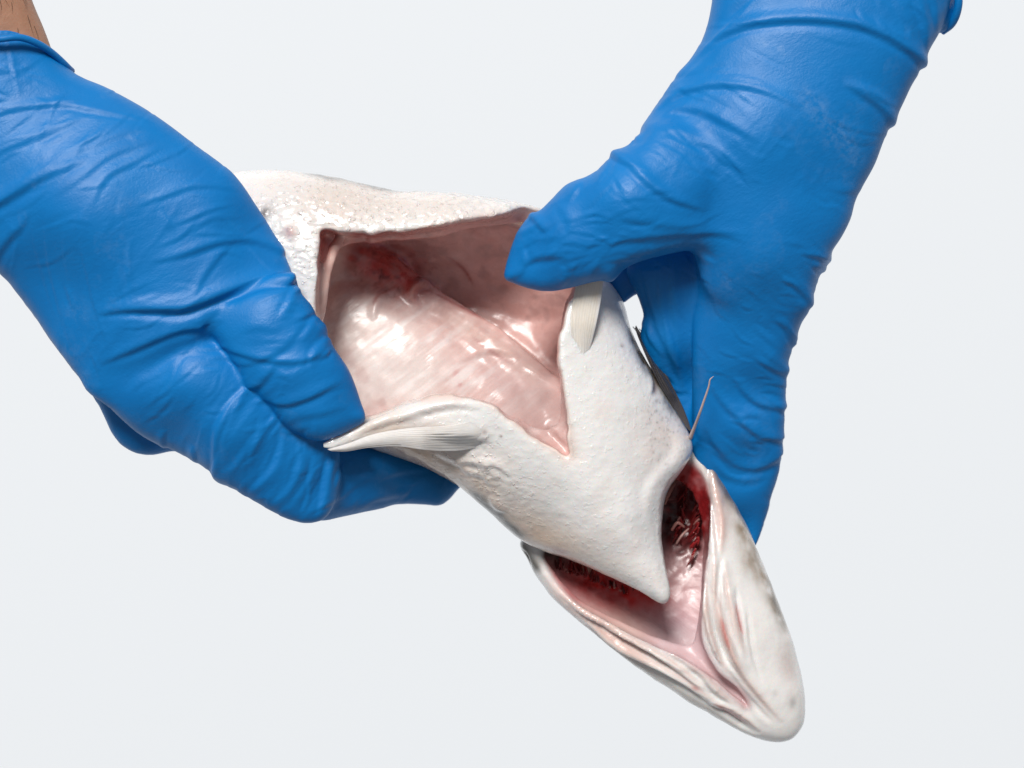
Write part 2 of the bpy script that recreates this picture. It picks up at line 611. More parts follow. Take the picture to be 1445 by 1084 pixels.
def mat_wet(name, rough=0.2, bump=0.35, streak_rot=(0, 0.68, 0), streak=0.22):
    """wet membrane and flesh inside the fish"""
    m, nt, p = new_mat(name)
    c = N_(nt, "ShaderNodeAttribute", attribute_name="Col")
    n1 = noise_node(nt, 110, 6, 0.65)
    st = noise_node(nt, 60, 5, 0.6, (1.0, 1.0, 7.0), streak_rot)
    col = mixc(nt, ramp(nt, n1.outputs[0], 0.35, 0.7, 0, 0.5), c.outputs["Color"], (0.76, 0.62, 0.60), 'MULTIPLY')
    sa = N_(nt, "ShaderNodeAttribute", attribute_name="fibre")
    col = mixc(nt, math_n(nt, 'MULTIPLY', ramp(nt, st.outputs[0], 0.48, 0.72, 0, streak), sa.outputs["Fac"]), col, (0.80, 0.68, 0.64), 'SCREEN')
    nt.links.new(col, p.inputs["Base Color"])
    p.inputs["Subsurface Weight"].default_value = 0.2
    p.inputs["Subsurface Radius"].default_value = (1.0, 0.5, 0.4)
    p.inputs["Subsurface Scale"].default_value = 0.003
    p.inputs["Specular IOR Level"].default_value = 0.6
    nt.links.new(ramp(nt, n1.outputs[0], 0.3, 0.7, rough * 0.7, rough * 1.7), p.inputs["Roughness"])
    g1 = noise_node(nt, 300, 5, 0.6)
    bump_chain(nt, p, [(math_n(nt, 'MULTIPLY', st.outputs[0], sa.outputs["Fac"]), bump, 0.0016), (g1.outputs[0], bump * 0.8, 0.0008)])
    return m

def mat_human():
    m, nt, p = new_mat("forearm_skin")
    n1 = noise_node(nt, 120, 5, 0.65)
    col = mixc(nt, ramp(nt, n1.outputs[0], 0.3, 0.7), (0.33, 0.165, 0.10), (0.43, 0.225, 0.145))
    nt.links.new(col, p.inputs["Base Color"])
    p.inputs["Roughness"].default_value = 0.5
    p.inputs["Subsurface Weight"].default_value = 0.2
    p.inputs["Subsurface Radius"].default_value = (1, 0.35, 0.2)
    p.inputs["Subsurface Scale"].default_value = 0.004
    g1 = noise_node(nt, 1100, 4, 0.6)
    bump_chain(nt, p, [(g1.outputs[0], 0.3, 0.0004)])
    return m

def mat_plain(name, col, rough=0.5):
    m, nt, p = new_mat(name)
    n1 = noise_node(nt, 200, 3, 0.6)
    c = mixc(nt, ramp(nt, n1.outputs[0], 0.3, 0.7, 0, 0.3), col, tuple(x * 0.8 for x in col))
    nt.links.new(c, p.inputs["Base Color"])
    p.inputs["Roughness"].default_value = rough
    return m

def mat_fin():
    m, nt, p = new_mat("fin_membrane")
    c = N_(nt, "ShaderNodeAttribute", attribute_name="Col")
    n1 = noise_node(nt, 300, 4, 0.6)
    col = mixc(nt, ramp(nt, n1.outputs[0], 0.35, 0.7, 0, 0.25), c.outputs["Color"], (0.75, 0.65, 0.58), 'MULTIPLY')
    nt.links.new(col, p.inputs["Base Color"])
    p.inputs["Roughness"].default_value = 0.28
    p.inputs["Transmission Weight"].default_value = 0.1
    p.inputs["IOR"].default_value = 1.2
    p.inputs["Subsurface Weight"].default_value = 0.35
    p.inputs["Subsurface Radius"].default_value = (1, 0.8, 0.6)
    p.inputs["Subsurface Scale"].default_value = 0.002
    bump_chain(nt, p, [(n1.outputs[0], 0.2, 0.0004)])
    return m

def mat_backdrop():
    m, nt, p = new_mat("pale_paper")
    n1 = noise_node(nt, 3, 2, 0.5)
    col = mixc(nt, n1.outputs[0], (0.75, 0.782, 0.82), (0.752, 0.784, 0.822))
    nt.links.new(col, p.inputs["Base Color"])
    p.inputs["Roughness"].default_value = 1.0
    p.inputs["Specular IOR Level"].default_value = 0.0
    return m

GLOVE = mat_glove(); SKIN = mat_skin(); LINING = mat_wet("body_lining", 0.24, 0.15); GILL = mat_wet("gill_flesh", 0.30, 0.16, (0, -0.65, 0), 0.05)
ARM = mat_human(); FIN = mat_fin(); HAIR = mat_plain("arm_hair", (0.03, 0.018, 0.012), 0.4)

# ------------------------------------------------------------------ backdrop
bd = bpy.data.meshes.new("backdrop")
bd.from_pydata([(-5, 1.3, -4), (5, 1.3, -4), (5, 1.3, 6), (-5, 1.3, 6)], [], [(0, 1, 2, 3)])
bd.materials.append(mat_backdrop())
bdo = bpy.data.objects.new("backdrop", bd)
sc.collection.objects.link(bdo)
bdo["kind"] = "structure"
bdo["label"] = "plain pale grey white backdrop behind the hands"

# ------------------------------------------------------------------ gloved hands
def glove_detail(co, N, folds, grain, amp, seed, fine=()):
    """folds pressed into the rubber plus broad uneven slack"""
    d = np.zeros(len(co))
    for f in folds:
        pts, w, h = f[0], f[1], f[2]
        kw = f[3] if len(f) > 3 else {}
        d += fold(co, N, pts, w * 0.74, h * 0.35, **kw)
    rs = np.random.RandomState(seed)
    for (cu_, cv_, ru, rv, ang, n, ln) in fine:
        for _ in range(n):
            a0 = cu_ + rs.normal(0, ru * 0.5); b0 = cv_ + rs.normal(0, rv * 0.5)
            a = math.radians(ang + rs.normal(0, 13)); L = ln * rs.uniform(0.5, 1.3); cv2 = rs.uniform(-0.14, 0.14) * L
            dx, dy = math.cos(a), math.sin(a)
            pts = [(a0 - dx * L / 2, b0 - dy * L / 2), (a0 - dy * cv2, b0 + dx * cv2), (a0 + dx * L / 2, b0 + dy * L / 2)]
            d += fold(co, N, pts, rs.uniform(1.9, 3.6), rs.uniform(0.3, 0.9) * (1 if rs.rand() > 0.25 else -0.8), groove=0.6)
    d += 1.0 * fbm(co / 90.0, 2, seed)
    gx, gy = grain
    P = np.stack([(co[:, 0] * gx + co[:, 1] * gy) / 26.0, (-co[:, 0] * gy + co[:, 1] * gx) / 95.0, co[:, 2] / 60.0], 1)
    r = 1 - np.abs(fbm(P, 2, seed + 5))
    sel = np.clip(fbm(co / 110.0, 2, seed + 9) * 1.5 + 0.3, 0, 1)
    d += amp * (np.clip(r, 0, 1) ** 3 - 0.3) * sel
    return d

def build_left_hand():
    g = Grid(-270, 680, -40, 780, -230, 190)
    D1 = Depth([(-150, 200, 20), (60, 90, 40), (150, 300, 75), (60, 430, 20), (300, 300, 62), (380, 330, 30), (300, 460, 70)])
    L1 = patch(g, [(-260, -60), (-190, -200), (-60, -250), (30, -220), (52, -60), (66, 30), (95, 95), (150, 124), (200, 151), (240, 177), (280, 207), (310, 229),
                   (331, 246), (350, 271), (368, 299), (384, 325), (398, 350), (408, 378), (405, 410), (370, 440), (325, 462),
                   (295, 475), (270, 500), (215, 530), (160, 560), (128, 556), (108, 528), (80, 490), (50, 447), (24, 415), (8, 394), (-20, 375), (-100, 345),
                   (-190, 280), (-250, 120)], D1, 0.42, 0.32)
    # the glove ends in an open cuff
    cut = cr_open([(-330, 190), (-240, 130), (-120, 74), (-40, 58), (0, 56), (28, 54), (52, 62), (74, 77), (97, 97), (130, 80), (260, -40)], 6)
    dist, _ = seg_dist(cut, g.U, g.V, False)
    _, above = seg_dist(np.vstack([cut, [(260, -400), (-330, -400)]]), g.U, g.V)
    cs = np.where(above, dist, -dist).astype(np.float32)
    D3 = Depth([(60, 430, -10), (180, 600, -50), (230, 620, -55), (260, 500, -10)])
    L3 = patch(g, [(30, 400), (60, 462), (110, 530), (135, 564), (150, 594), (160, 614), (175, 630), (195, 640), (217, 642), (246, 637),
                   (290, 640), (300, 560), (260, 470), (150, 390)], D3, 0.5, 0.5)
    D2 = Depth([(200, 520, 45), (280, 530, 62), (330, 600, 45), (400, 660, 10), (450, 690, -15), (250, 630, 0)])
    L2 = patch(g, [(140, 535), (165, 508), (200, 490), (245, 472), (290, 461), (312, 475), (350, 500), (385, 530), (420, 570), (450, 600), (470, 622),
                   (476, 640), (478, 690), (462, 728), (436, 738), (408, 733), (390, 725), (360, 709), (330, 691), (312, 682), (300, 669), (280, 653),
                   (246, 636), (205, 618), (170, 590), (148, 565)], D2, 0.62, 0.6)
    D4 = Depth([(310, 450, 72), (380, 440, 78), (420, 520, 68), (450, 590, 52), (505, 590, 40)])
    L4 = patch(g, [(290, 458), (300, 436), (335, 410), (385, 393), (412, 389), (421, 396), (424, 411), (440, 430), (450, 450), (461, 458), (466, 480), (479, 502),
                   (491, 521), (501, 544), (509, 567), (516, 591), (500, 603), (472, 617), (446, 622), (420, 612), (400, 600), (384, 580),
                   (366, 562), (345, 545), (330, 515), (310, 487)], D4, 0.68, 0.8)
    D5 = Depth([(450, 690, -25), (520, 680, -75), (580, 685, -135), (640, 690, -160)])
    L5 = patch(g, [(440, 660), (470, 632), (520, 622), (580, 635), (640, 668), (655, 680), (645, 692), (632, 706), (620, 713), (600, 712), (562, 712),
                   (536, 719), (510, 724), (480, 730), (455, 735), (428, 730), (428, 695)], D5, 0.8, 0.8)
    F = smin(L1, L3, 34)
    F = smin(F, L2, 12)
    F = smin(F, L5, 9)
    F = smin(F, L4, 9)
    F = np.maximum(F, cs[:, :, None])
    own = np.argmin(np.stack([L1, L3, L2, L4, L5]).astype(np.float16), 0).astype(np.int8)
    co, q, idx = surface_nets(g, F)
    ow = own[idx[:, 0], idx[:, 1], idx[:, 2]]
    co = smooth_mesh(co, q, 8)
    N = normals(co, q)
    sm = lambda a: smooth_scalar(a.astype(float), q, len(co), 5)
    b1 = sm((ow == 0) | (ow == 1)); b2 = sm((ow == 2) | (ow == 4)); b4 = sm(ow == 3)
    o1, o4 = dict(mask=b1), dict(mask=b4)
    folds = [
        ([(-30, 190), (0, 178), (30, 165), (70, 158), (110, 156), (140, 162), (180, 170), (230, 180)], 6, 6, o1),
        ([(-60, 330), (0, 300), (30, 284), (62, 266), (98, 250), (143, 233)], 9, 13, dict(ends=(0, 1), mask=b1)),
        ([(-30, 245), (0, 232), (30, 216), (70, 200), (110, 184), (140, 172)], 8, 6, o1),
        ([(60, 262), (100, 234), (140, 212), (180, 198), (215, 188)], 9, 4, o1),
        ([(95, 285), (130, 262), (165, 232), (200, 215), (235, 205)], 7, 4, o1),
        ([(150, 302), (158, 275), (172, 255), (205, 236), (240, 216)], 6, 5, o1),
        ([(205, 300), (240, 285), (275, 271), (305, 268), (345, 272)], 6, 5, o1),
        ([(225, 375), (270, 363), (310, 348), (345, 341), (372, 344), (402, 355)], 7, 8, dict(ends=(1, 0), mask=b1)),
        ([(283, 425), (300, 390), (318, 365), (338, 345)], 6, 5, o1),
        ([(150, 444), (190, 438), (235, 437), (270, 436), (300, 426), (335, 411), (375, 397), (418, 394)], 9, 15, dict(ends=(1, 0), groove=0.9)),
        ([(150, 514), (185, 499), (225, 482), (262, 468), (292, 463)], 7, 9, dict(ends=(1, 0))),
        ([(135, 296), (132, 340), (140, 390), (150, 440), (166, 492)], 4, 3, o1),
        ([(88, 300), (83, 335), (84, 380), (94, 430), (101, 472)], 4, 3, o1),
        ([(62, 310), (66, 350), (76, 400), (88, 450)], 4, 2.2, o1),
        ([(-20, 398), (0, 372), (22, 345), (48, 322), (62, 300)], 8, 8, dict(ends=(0, 1), mask=b1)),
        ([(199, 342), (196, 380), (201, 430)], 4, 3, o1),
        ([(262, 335), (250, 318), (240, 302)], 4, 3, o1),
        ([(26, 62), (30, 80), (38, 118), (46, 150)], 3.5, 3, o1),
        ([(310, 300), (340, 330), (370, 365), (400, 398)], 3.5, 2.5, o1),
        ([(-10, 128), (12, 134), (32, 146)], 4, 4, o1), ([(-10, 146), (8, 152), (30, 150)], 4, 4, o1), ([(-10, 108), (12, 112), (34, 110)], 5, 3, o1),
        # curled finger below
        ([(352, 552), (330, 578), (314, 610), (309, 650), (306, 692)], 6, 9, dict(mask=b2, ends=(0, 0))),
        ([(350, 560), (340, 580), (330, 600)], 5, 5, dict(mask=b2)),
        ([(378, 588), (368, 620), (340, 655), (318, 668)], 7, 5, dict(mask=b2)),
        ([(402, 606), (402, 640), (384, 672), (352, 698)], 7, 7, dict(mask=b2)),
        ([(424, 625), (428, 655), (412, 690), (385, 715)], 7, 7, dict(mask=b2)),
        ([(450, 640), (442, 670), (424, 700), (404, 724)], 7, 6, dict(mask=b2)),
        ([(474, 640), (466, 668), (460, 700), (450, 730)], 7, 10, dict(mask=b2, ends=(0, 1))),
        ([(486, 650), (478, 672), (474, 690)], 5, 8, dict(mask=b2)),
        ([(470, 716), (488, 694), (512, 678), (560, 668), (610, 664)], 7, 6, dict(mask=b2)),
        ([(500, 724), (530, 705), (570, 700)], 7, 5, dict(mask=b2)),
        ([(560, 710), (575, 690), (590, 680)], 6, 4, dict(mask=b2)),
        ([(205, 545), (245, 520), (275, 490)], 5, 2, dict(mask=b2)), ([(225, 570), (265, 535), (300, 500)], 5, 2, dict(mask=b2)),
        ([(235, 640), (232, 620), (240, 605)], 5, 6, dict(mask=b2)), ([(280, 655), (276, 640), (280, 628)], 5, 6, dict(mask=b2)),
        # finger inside the belly
        ([(310, 487), (345, 498), (385, 507), (425, 510), (464, 500)], 6, 7, dict(mask=b4, ends=(1, 0))),
        ([(335, 515), (362, 512), (392, 500), (420, 480), (440, 455)], 7, 5, o4),
        ([(345, 545), (365, 545), (382, 532), (398, 512)], 7, 8, dict(mask=b4, ends=(0, 1))),
        ([(376, 560), (405, 568), (438, 560), (470, 545), (492, 534)], 7, 9, o4),
        ([(405, 598), (430, 585), (460, 580), (495, 572)], 8, 4, o4),
        ([(424, 412), (414, 436), (402, 452)], 6, 6, dict(mask=b4, ends=(0, 1))),
        ([(452, 452), (440, 472), (424, 484)], 6, 6, dict(mask=b4, ends=(0, 1))),
        ([(466, 482), (450, 500), (445, 520)], 6, 6, dict(mask=b4, ends=(0, 1))),
        ([(330, 412), (322, 440), (300, 462)], 8, 8, o4),
        ([(345, 470), (375, 462), (405, 470)], 8, 3, o4),
    ]
    d = glove_detail(co, N, folds, (0.8, 0.55), 0.9, 3,
                     [(100, 230, 180, 150, -28, 26, 90), (250, 330, 160, 120, -15, 22, 70), (130, 400, 100, 120, 80, 14, 80), (400, 490, 110, 130, -12, 34, 45),
                      (375, 650, 110, 70, 118, 34, 55), (250, 540, 90, 70, -40, 12, 60), (540, 685, 120, 50, -20, 14, 50), (30, 120, 70, 60, 15, 12, 40)])
    co = co + N * d[:, None]
    co = smooth_mesh(co, q, 2)
    pw = stroke(co, [(150, 270), (185, 240), (230, 215)], 9) + stroke(co, [(190, 205), (225, 196)], 8) + 0.5 * blob(co, 120, 450, 22) + 0.4 * blob(co, 110, 500, 30) \
        + 0.6 * stroke(co, [(170, 315), (210, 290), (260, 275)], 6) + 0.25 * (fbm(co / 60.0, 3, 77) > 0.5)
    r = root("gloved_hand", 60, 120, 40, "blue gloved hand at left with bare forearm, pinching the lower belly flap", "hand")
    glove = mesh_obj("glove", co, q, GLOVE, r, attrs={"powder": np.clip(pw, 0, 1)})
    glove["label"] = "wrinkled blue nitrile glove with rolled cuff"
    # rolled cuff bead
    front = [(-150, 88, 60), (-80, 64, 96), (-30, 57, 112), (0, 55, 112), (28, 53, 104), (54, 62, 88), (76, 77, 66), (97, 97, 40), (98, 99, 10), (70, 85, -20), (20, 70, -40), (-60, 75, -45), (-140, 92, -20), (-170, 100, 20)]
    b = tube_obj("cuff_bead", [at(*p) for p in front], 5.0, GLOVE, r, 10, True)
    # forearm
    gf = Grid(-330, 130, -330, 170, -120, 170, 4.0)
    Fa = patch(gf, [(60, 150), (76, 88), (72, 68), (60, 36), (45, 0), (22, -70), (0, -160), (-20, -300), (-60, -325), (-230, -325), (-280, -300), (-260, -160),
                    (-230, -40), (-190, 60), (-150, 140), (-60, 165)], Depth([(0, 80, 34), (-50, -150, 30)]), 0.55, 0.5)
    co, q, _ = surface_nets(gf, Fa)
    co = smooth_mesh(co, q, 8)
    arm = mesh_obj("forearm", co, q, ARM, r)
    # fine dark hairs on the forearm
    N = normals(co, q)
    cand = np.where((co[:, 0] > -140) & (co[:, 0] < 62) & (co[:, 1] > -200) & (co[:, 1] < 58) & (N[:, 2] > 0.15))[0]
    V = []; Fc = []
    for k in RNG.choice(cand, 120, replace=False):
        p = co[k]; a = math.radians(RNG.uniform(20, 115)); L = RNG.uniform(14, 34)
        t = np.array([math.cos(a), math.sin(a), 0.0]); t -= N[k] * (t @ N[k]); t /= np.linalg.norm(t)
        s = np.cross(N[k], t); bend = RNG.uniform(-13, 13)
        pts = [p + t * L * x + s * bend * x * x + N[k] * (2.5 * math.sin(min(x * 2.2, 1.57)) - 0.4) for x in np.linspace(0, 1, 5)]
        c2, f2 = tube(pts, [0.30, 0.27, 0.22, 0.15, 0.06], 4)
        Fc += [tuple(y + len(V) for y in x) for x in f2.tolist()]; V += c2.tolist()
    W = to_world(np.array(V)) - np.array(r.matrix_world.translation)
    me = bpy.data.meshes.new("arm_hair")
    me.from_pydata(W.tolist(), [], [x if x[2] != x[3] else x[:3] for x in Fc])
    me.materials.append(HAIR)
    ho = bpy.data.objects.new("arm_hair", me); sc.collection.objects.link(ho); ho.parent = r
    ho["kind"] = "stuff"
    return r

def build_right_hand():
    g = Grid(690, 1420, -130, 800, -260, 190)
    D1 = Depth([(1150, -60, 0), (1150, 60, 15), (1050, 200, 40), (1180, 260, 10), (1080, 350, 30), (1080, 450, 0), (930, 180, 20)])
    R1 = patch(g, [(1040, -200), (1008, -90), (1005, -20), (1003, 10), (995, 45), (978, 80), (960, 100), (945, 120), (930, 145), (915, 170), (905, 190),
                   (905, 240), (930, 300), (970, 340), (985, 380), (1000, 420), (1040, 450), (1090, 455), (1138, 440), (1144, 425), (1149, 405), (1156, 385), (1166, 370),
                   (1174, 355), (1186, 338), (1200, 310), (1206, 285), (1216, 264), (1235, 230), (1248, 197), (1258, 178), (1275, 145),
                   (1287, 120), (1302, 96), (1309, 75), (1327, 45), (1342, 5), (1352, -60), (1340, -200)], D1, 0.50, 0.42)
    D2 = Depth([(740, 370, 22), (800, 330, 52), (880, 280, 78), (960, 270, 62), (1010, 300, 40)])
    R2 = patch(g, [(925, 170), (905, 190), (890, 203), (872, 213), (862, 219), (850, 235), (830, 248), (815, 254), (800, 260), (790, 269), (775, 285), (760, 298),
                   (748, 303), (740, 313), (728, 332), (717, 365), (711, 392), (723, 399), (742, 406), (766, 411), (795, 408), (820, 402), (848, 396),
                   (860, 399), (870, 392), (880, 381), (897, 372), (930, 362), (972, 353), (1005, 348), (1050, 300), (1030, 220), (975, 175)], D2, 0.72, 0.7)
    D3 = Depth([(1080, 380, 5), (1090, 480, -30), (1060, 580, -75), (1050, 680, -120), (1060, 760, -150), (990, 450, -30)])
    R3 = patch(g, [(985, 355), (979, 400), (977, 450), (977, 520), (977, 580), (985, 640), (1005, 700), (1035, 745), (1058, 775), (1068, 766), (1077, 742), (1086, 714), (1087, 704),
                   (1095, 680), (1102, 650), (1105, 614), (1108, 580), (1110, 545), (1112, 530), (1112, 514), (1120, 490), (1125, 474), (1131, 455), (1138, 440), (1150, 400), (1172, 362),
                   (1150, 320), (1050, 310)], D3, 0.55, 0.6)
    D4 = Depth([(930, 380, -25), (940, 450, -65), (970, 560, -110), (980, 380, -35)])
    R4 = patch(g, [(893, 350), (884, 378), (890, 400), (899, 416), (905, 432), (909, 446), (907, 458), (905, 480), (920, 520), (940, 560), (965, 610), (1000, 640), (1000, 500),
                   (1000, 350), (950, 330)], D4, 0.5, 0.6)
    R5 = patch(g, [(850, 360), (852, 395), (862, 420), (878, 428), (890, 420), (900, 414), (914, 408), (920, 370), (890, 345)], -70.0, 0.7, 0.7)
    R6 = patch(g, [(1300, -60), (1325, -90), (1350, -60), (1353, -10), (1350, 20), (1341, 38), (1328, 48), (1312, 40), (1300, 0)], -5.0, 0.9, 0.9)
    F = smin(R1, R2, 26)
    F = smin(F, R3, 34)
    F = smin(F, R4, 16)
    F = smin(F, R5, 8)
    F = smin(F, R6, 5)
    own = np.argmin(np.stack([R1, R2, R3, R4, R5, R6]).astype(np.float16), 0).astype(np.int8)
    co, q, idx = surface_nets(g, F)
    ow = own[idx[:, 0], idx[:, 1], idx[:, 2]]
    co = smooth_mesh(co, q, 8)
    N = normals(co, q)
    sm = lambda a: smooth_scalar(a.astype(float), q, len(co), 6)
    m3 = sm((ow == 2) | (ow == 0)); m4 = sm(ow == 3); mt = sm((ow == 0) | (ow == 1))
    o3, o4, ot = dict(mask=m3), dict(mask=m4), dict(mask=mt)
    folds = [
        ([(950, 116), (980, 82), (1010, 58), (1050, 43), (1100, 37), (1150, 38), (1200, 45), (1240, 58), (1275, 76), (1304, 95)], 8, 14, dict(ends=(1, 0))),
        ([(960, 102), (990, 70), (1020, 40), (1045, 15), (1075, -10)], 6, -6),
        ([(895, 200), (915, 170), (940, 146), (965, 133), (1000, 127), (1040, 130), (1080, 142), (1122, 163)], 7, 9, dict(ends=(0, 1))),
        ([(1180, 125), (1210, 139), (1238, 156), (1259, 178)], 8, 11, dict(ends=(1, 0))),
        ([(905, 196), (930, 168), (955, 158), (990, 165), (1030, 188), (1068, 212)], 8, 7),
        ([(925, 196), (950, 190), (985, 206), (1015, 232), (1052, 252)], 8, 6),
        ([(862, 220), (888, 243), (912, 268), (945, 288), (990, 302)], 7, 10, dict(ends=(0, 1))),
        ([(838, 268), (850, 248), (860, 226)], 5, 5), ([(800, 292), (812, 270), (818, 256)], 6, 5),
        ([(865, 312), (905, 318), (950, 322), (995, 320)], 8, 5),
        ([(845, 352), (880, 342), (920, 336), (965, 332), (1010, 332), (1050, 345)], 8, 8),
        ([(850, 372), (885, 366), (915, 358), (950, 350)], 7, 6),
        ([(748, 304), (760, 318), (772, 334)], 6, 6, dict(ends=(0, 1))), ([(738, 376), (755, 366), (778, 363), (800, 366)], 8, 8),
        ([(718, 396), (735, 384), (740, 366), (735, 350)], 6, 5), ([(790, 408), (796, 392), (790, 378)], 6, 6),
        ([(785, 290), (800, 310), (805, 335)], 9, 4), ([(830, 400), (832, 385), (845, 372)], 6, 4),
        ([(1098, 396), (1116, 402), (1132, 415), (1145, 430)], 6, 8, dict(ends=(1, 0))),
        ([(1090, 450), (1108, 460), (1124, 484)], 6, 8, dict(ends=(1, 0))),
        ([(1065, 505), (1085, 515), (1100, 522), (1114, 526)], 6, 8, dict(ends=(1, 0))),
        ([(1075, 495), (1095, 508), (1114, 520)], 6, 5, dict(ends=(1, 0))),
        ([(1036, 528), (1052, 550), (1075, 568), (1110, 576)], 7, 9, dict(ends=(1, 0))),
        ([(1005, 540), (1022, 565), (1045, 588), (1075, 612), (1106, 620)], 7, 8, dict(ends=(1, 0))),
        ([(1000, 600), (1018, 630), (1045, 655), (1075, 660), (1102, 648)], 9, 10, dict(ends=(1, 0))),
        ([(1010, 650), (1035, 672), (1065, 678), (1092, 672)], 9, 6),
        ([(1045, 590), (1062, 585), (1080, 590)], 6, 4),
        ([(1120, 360), (1140, 362), (1160, 366), (1174, 367)], 5, 6, dict(ends=(1, 0))), ([(1140, 376), (1155, 380), (1166, 382)], 5, 6, dict(ends=(1, 0))),
        ([(1160, 270), (1190, 272), (1216, 268)], 6, 3),
        ([(978, 352), (992, 362), (1008, 372)], 5, -5), ([(968, 354), (978, 366), (985, 376)], 4, -4),
        # finger behind
        ([(905, 378), (920, 420), (936, 470), (960, 525), (980, 560)], 6, 9, o4), ([(930, 372), (936, 430), (950, 490), (972, 540)], 6, 7, o4),
        ([(950, 370), (952, 430), (962, 490)], 6, 6, o4), ([(905, 440), (918, 470), (940, 505)], 5, 6, o4), ([(915, 500), (940, 525), (965, 545)], 5, 6, o4),
        ([(940, 540), (955, 548), (975, 556)], 5, 6, o4),
        # cuff
        ([(1270, -20), (1290, 20), (1300, 55), (1304, 80)], 7, 9), ([(1250, 0), (1262, 25), (1280, 50)], 7, 5), ([(1290, -20), (1310, 10), (1318, 50)], 6, 6),
    ]
    d = glove_detail(co, N, folds, (0.75, 0.65), 0.7, 21,
                     [(1080, 100, 200, 120, 15, 18, 110), (960, 240, 140, 110, 35, 26, 80), (1180, 250, 100, 150, 25, 12, 60), (1080, 560, 70, 180, 28, 40, 45),
                      (780, 350, 90, 70, -30, 26, 40), (870, 330, 140, 60, -8, 20, 70), (940, 470, 60, 140, 65, 24, 60), (1110, 420, 60, 100, 35, 16, 40), (1250, 20, 90, 60, 50, 16, 40)])
    co = co + N * d[:, None]
    co = smooth_mesh(co, q, 2)
    pw = stroke(co, [(1050, 60), (1090, 80), (1110, 90)], 9) + stroke(co, [(1110, 120), (1140, 160), (1175, 200), (1200, 235)], 16) + 0.8 * blob(co, 1195, 235, 20) \
        + 0.4 * stroke(co, [(1180, 250), (1205, 255)], 10) + 0.35 * blob(co, 1010, 400, 40) + 0.2 * (fbm(co / 60.0, 3, 97) > 0.5)
    r = root("gloved_hand", 1150, 0, 10, "blue gloved hand from the top right, thumb hooked into the belly", "hand")
    glove = mesh_obj("glove", co, q, GLOVE, r, attrs={"powder": np.clip(pw, 0, 1)})
    glove["label"] = "stretched blue nitrile glove creased at wrist and thumb"
    tube_obj("cuff_bead", [at(*p) for p in [(1318, -120, 40), (1344, -60, 30), (1352, -10, 22), (1351, 14, 14), (1343, 33, 0), (1330, 46, -14)]], [5, 5.5, 6, 6, 6, 4], GLOVE, r, 10)
    return r

# ------------------------------------------------------------------ fish
def col_mix(c, w, rgb):
    w = np.clip(w, 0, 1)[:, None]
    return c * (1 - w) + np.asarray(rgb)[None, :] * w

BODY = [(230, 340), (285, 266), (330, 243), (380, 240), (430, 243), (480, 251), (530, 263), (560, 270), (600, 270), (650, 273), (700, 280), (755, 291), (795, 308),
        (825, 345), (848, 385), (864, 402), (878, 426), (888, 458), (899, 486), (917, 516), (937, 548), (956, 582), (972, 610), (977, 636), (962, 664), (944, 690),
        (936, 720), (934, 760), (939, 800), (946, 832), (944, 847), (935, 853), (916, 843), (890, 827), (860, 813), (830, 800), (800, 788), (775, 780), (752, 771), (733, 760), (713, 744),
        (695, 728), (675, 709), (655, 692), (640, 682), (610, 665), (580, 652), (550, 642), (520, 632), (480, 622), (420, 590), (340, 520), (270, 430)]
OPEN = [(458, 329), (480, 331), (510, 332), (545, 332), (590, 328), (630, 320), (680, 311), (720, 302), (758, 294), (800, 320), (835, 375), (840, 398), (812, 418), (800, 440),
        (793, 462), (788, 490), (787, 510), (790, 530), (794, 550), (798, 580), (801, 610), (803, 630), (799, 643), (790, 640), (770, 628), (745, 610), (722, 592), (705, 578),
        (690, 570), (670, 562), (640, 557), (610, 558), (585, 565), (560, 575), (530, 586), (500, 596), (470, 590), (450, 555), (446, 500), (449, 445), (454, 390), (456, 350)]
HEAD = [(732, 766), (742, 790), (760, 818), (782, 846), (810, 871), (840, 896), (870, 920), (900, 943), (940, 969), (980, 995), (1020, 1018), (1050, 1034), (1080, 1044),
        (1108, 1046), (1127, 1033), (1136, 1006), (1133, 965), (1125, 925), (1110, 880), (1096, 842), (1081, 806), (1066, 771), (1051, 736), (1035, 706), (1020, 676), (1005, 650),
        (990, 628), (976, 610), (950, 620), (900, 660), (820, 710), (760, 740)]
GAPE = [(742, 776), (762, 803), (785, 830), (810, 853), (840, 869), (870, 885), (905, 902), (940, 918), (975, 935), (1005, 956), (1030, 977), (1048, 992), (1057, 1000), (1051, 984),
        (1032, 963), (1012, 946), (999, 926), (991, 906), (987, 884), (989, 850), (992, 820), (997, 780), (1001, 740), (1002, 705), (998, 675), (990, 652), (978, 640), (940, 650), (880, 700), (800, 745), (760, 760)]

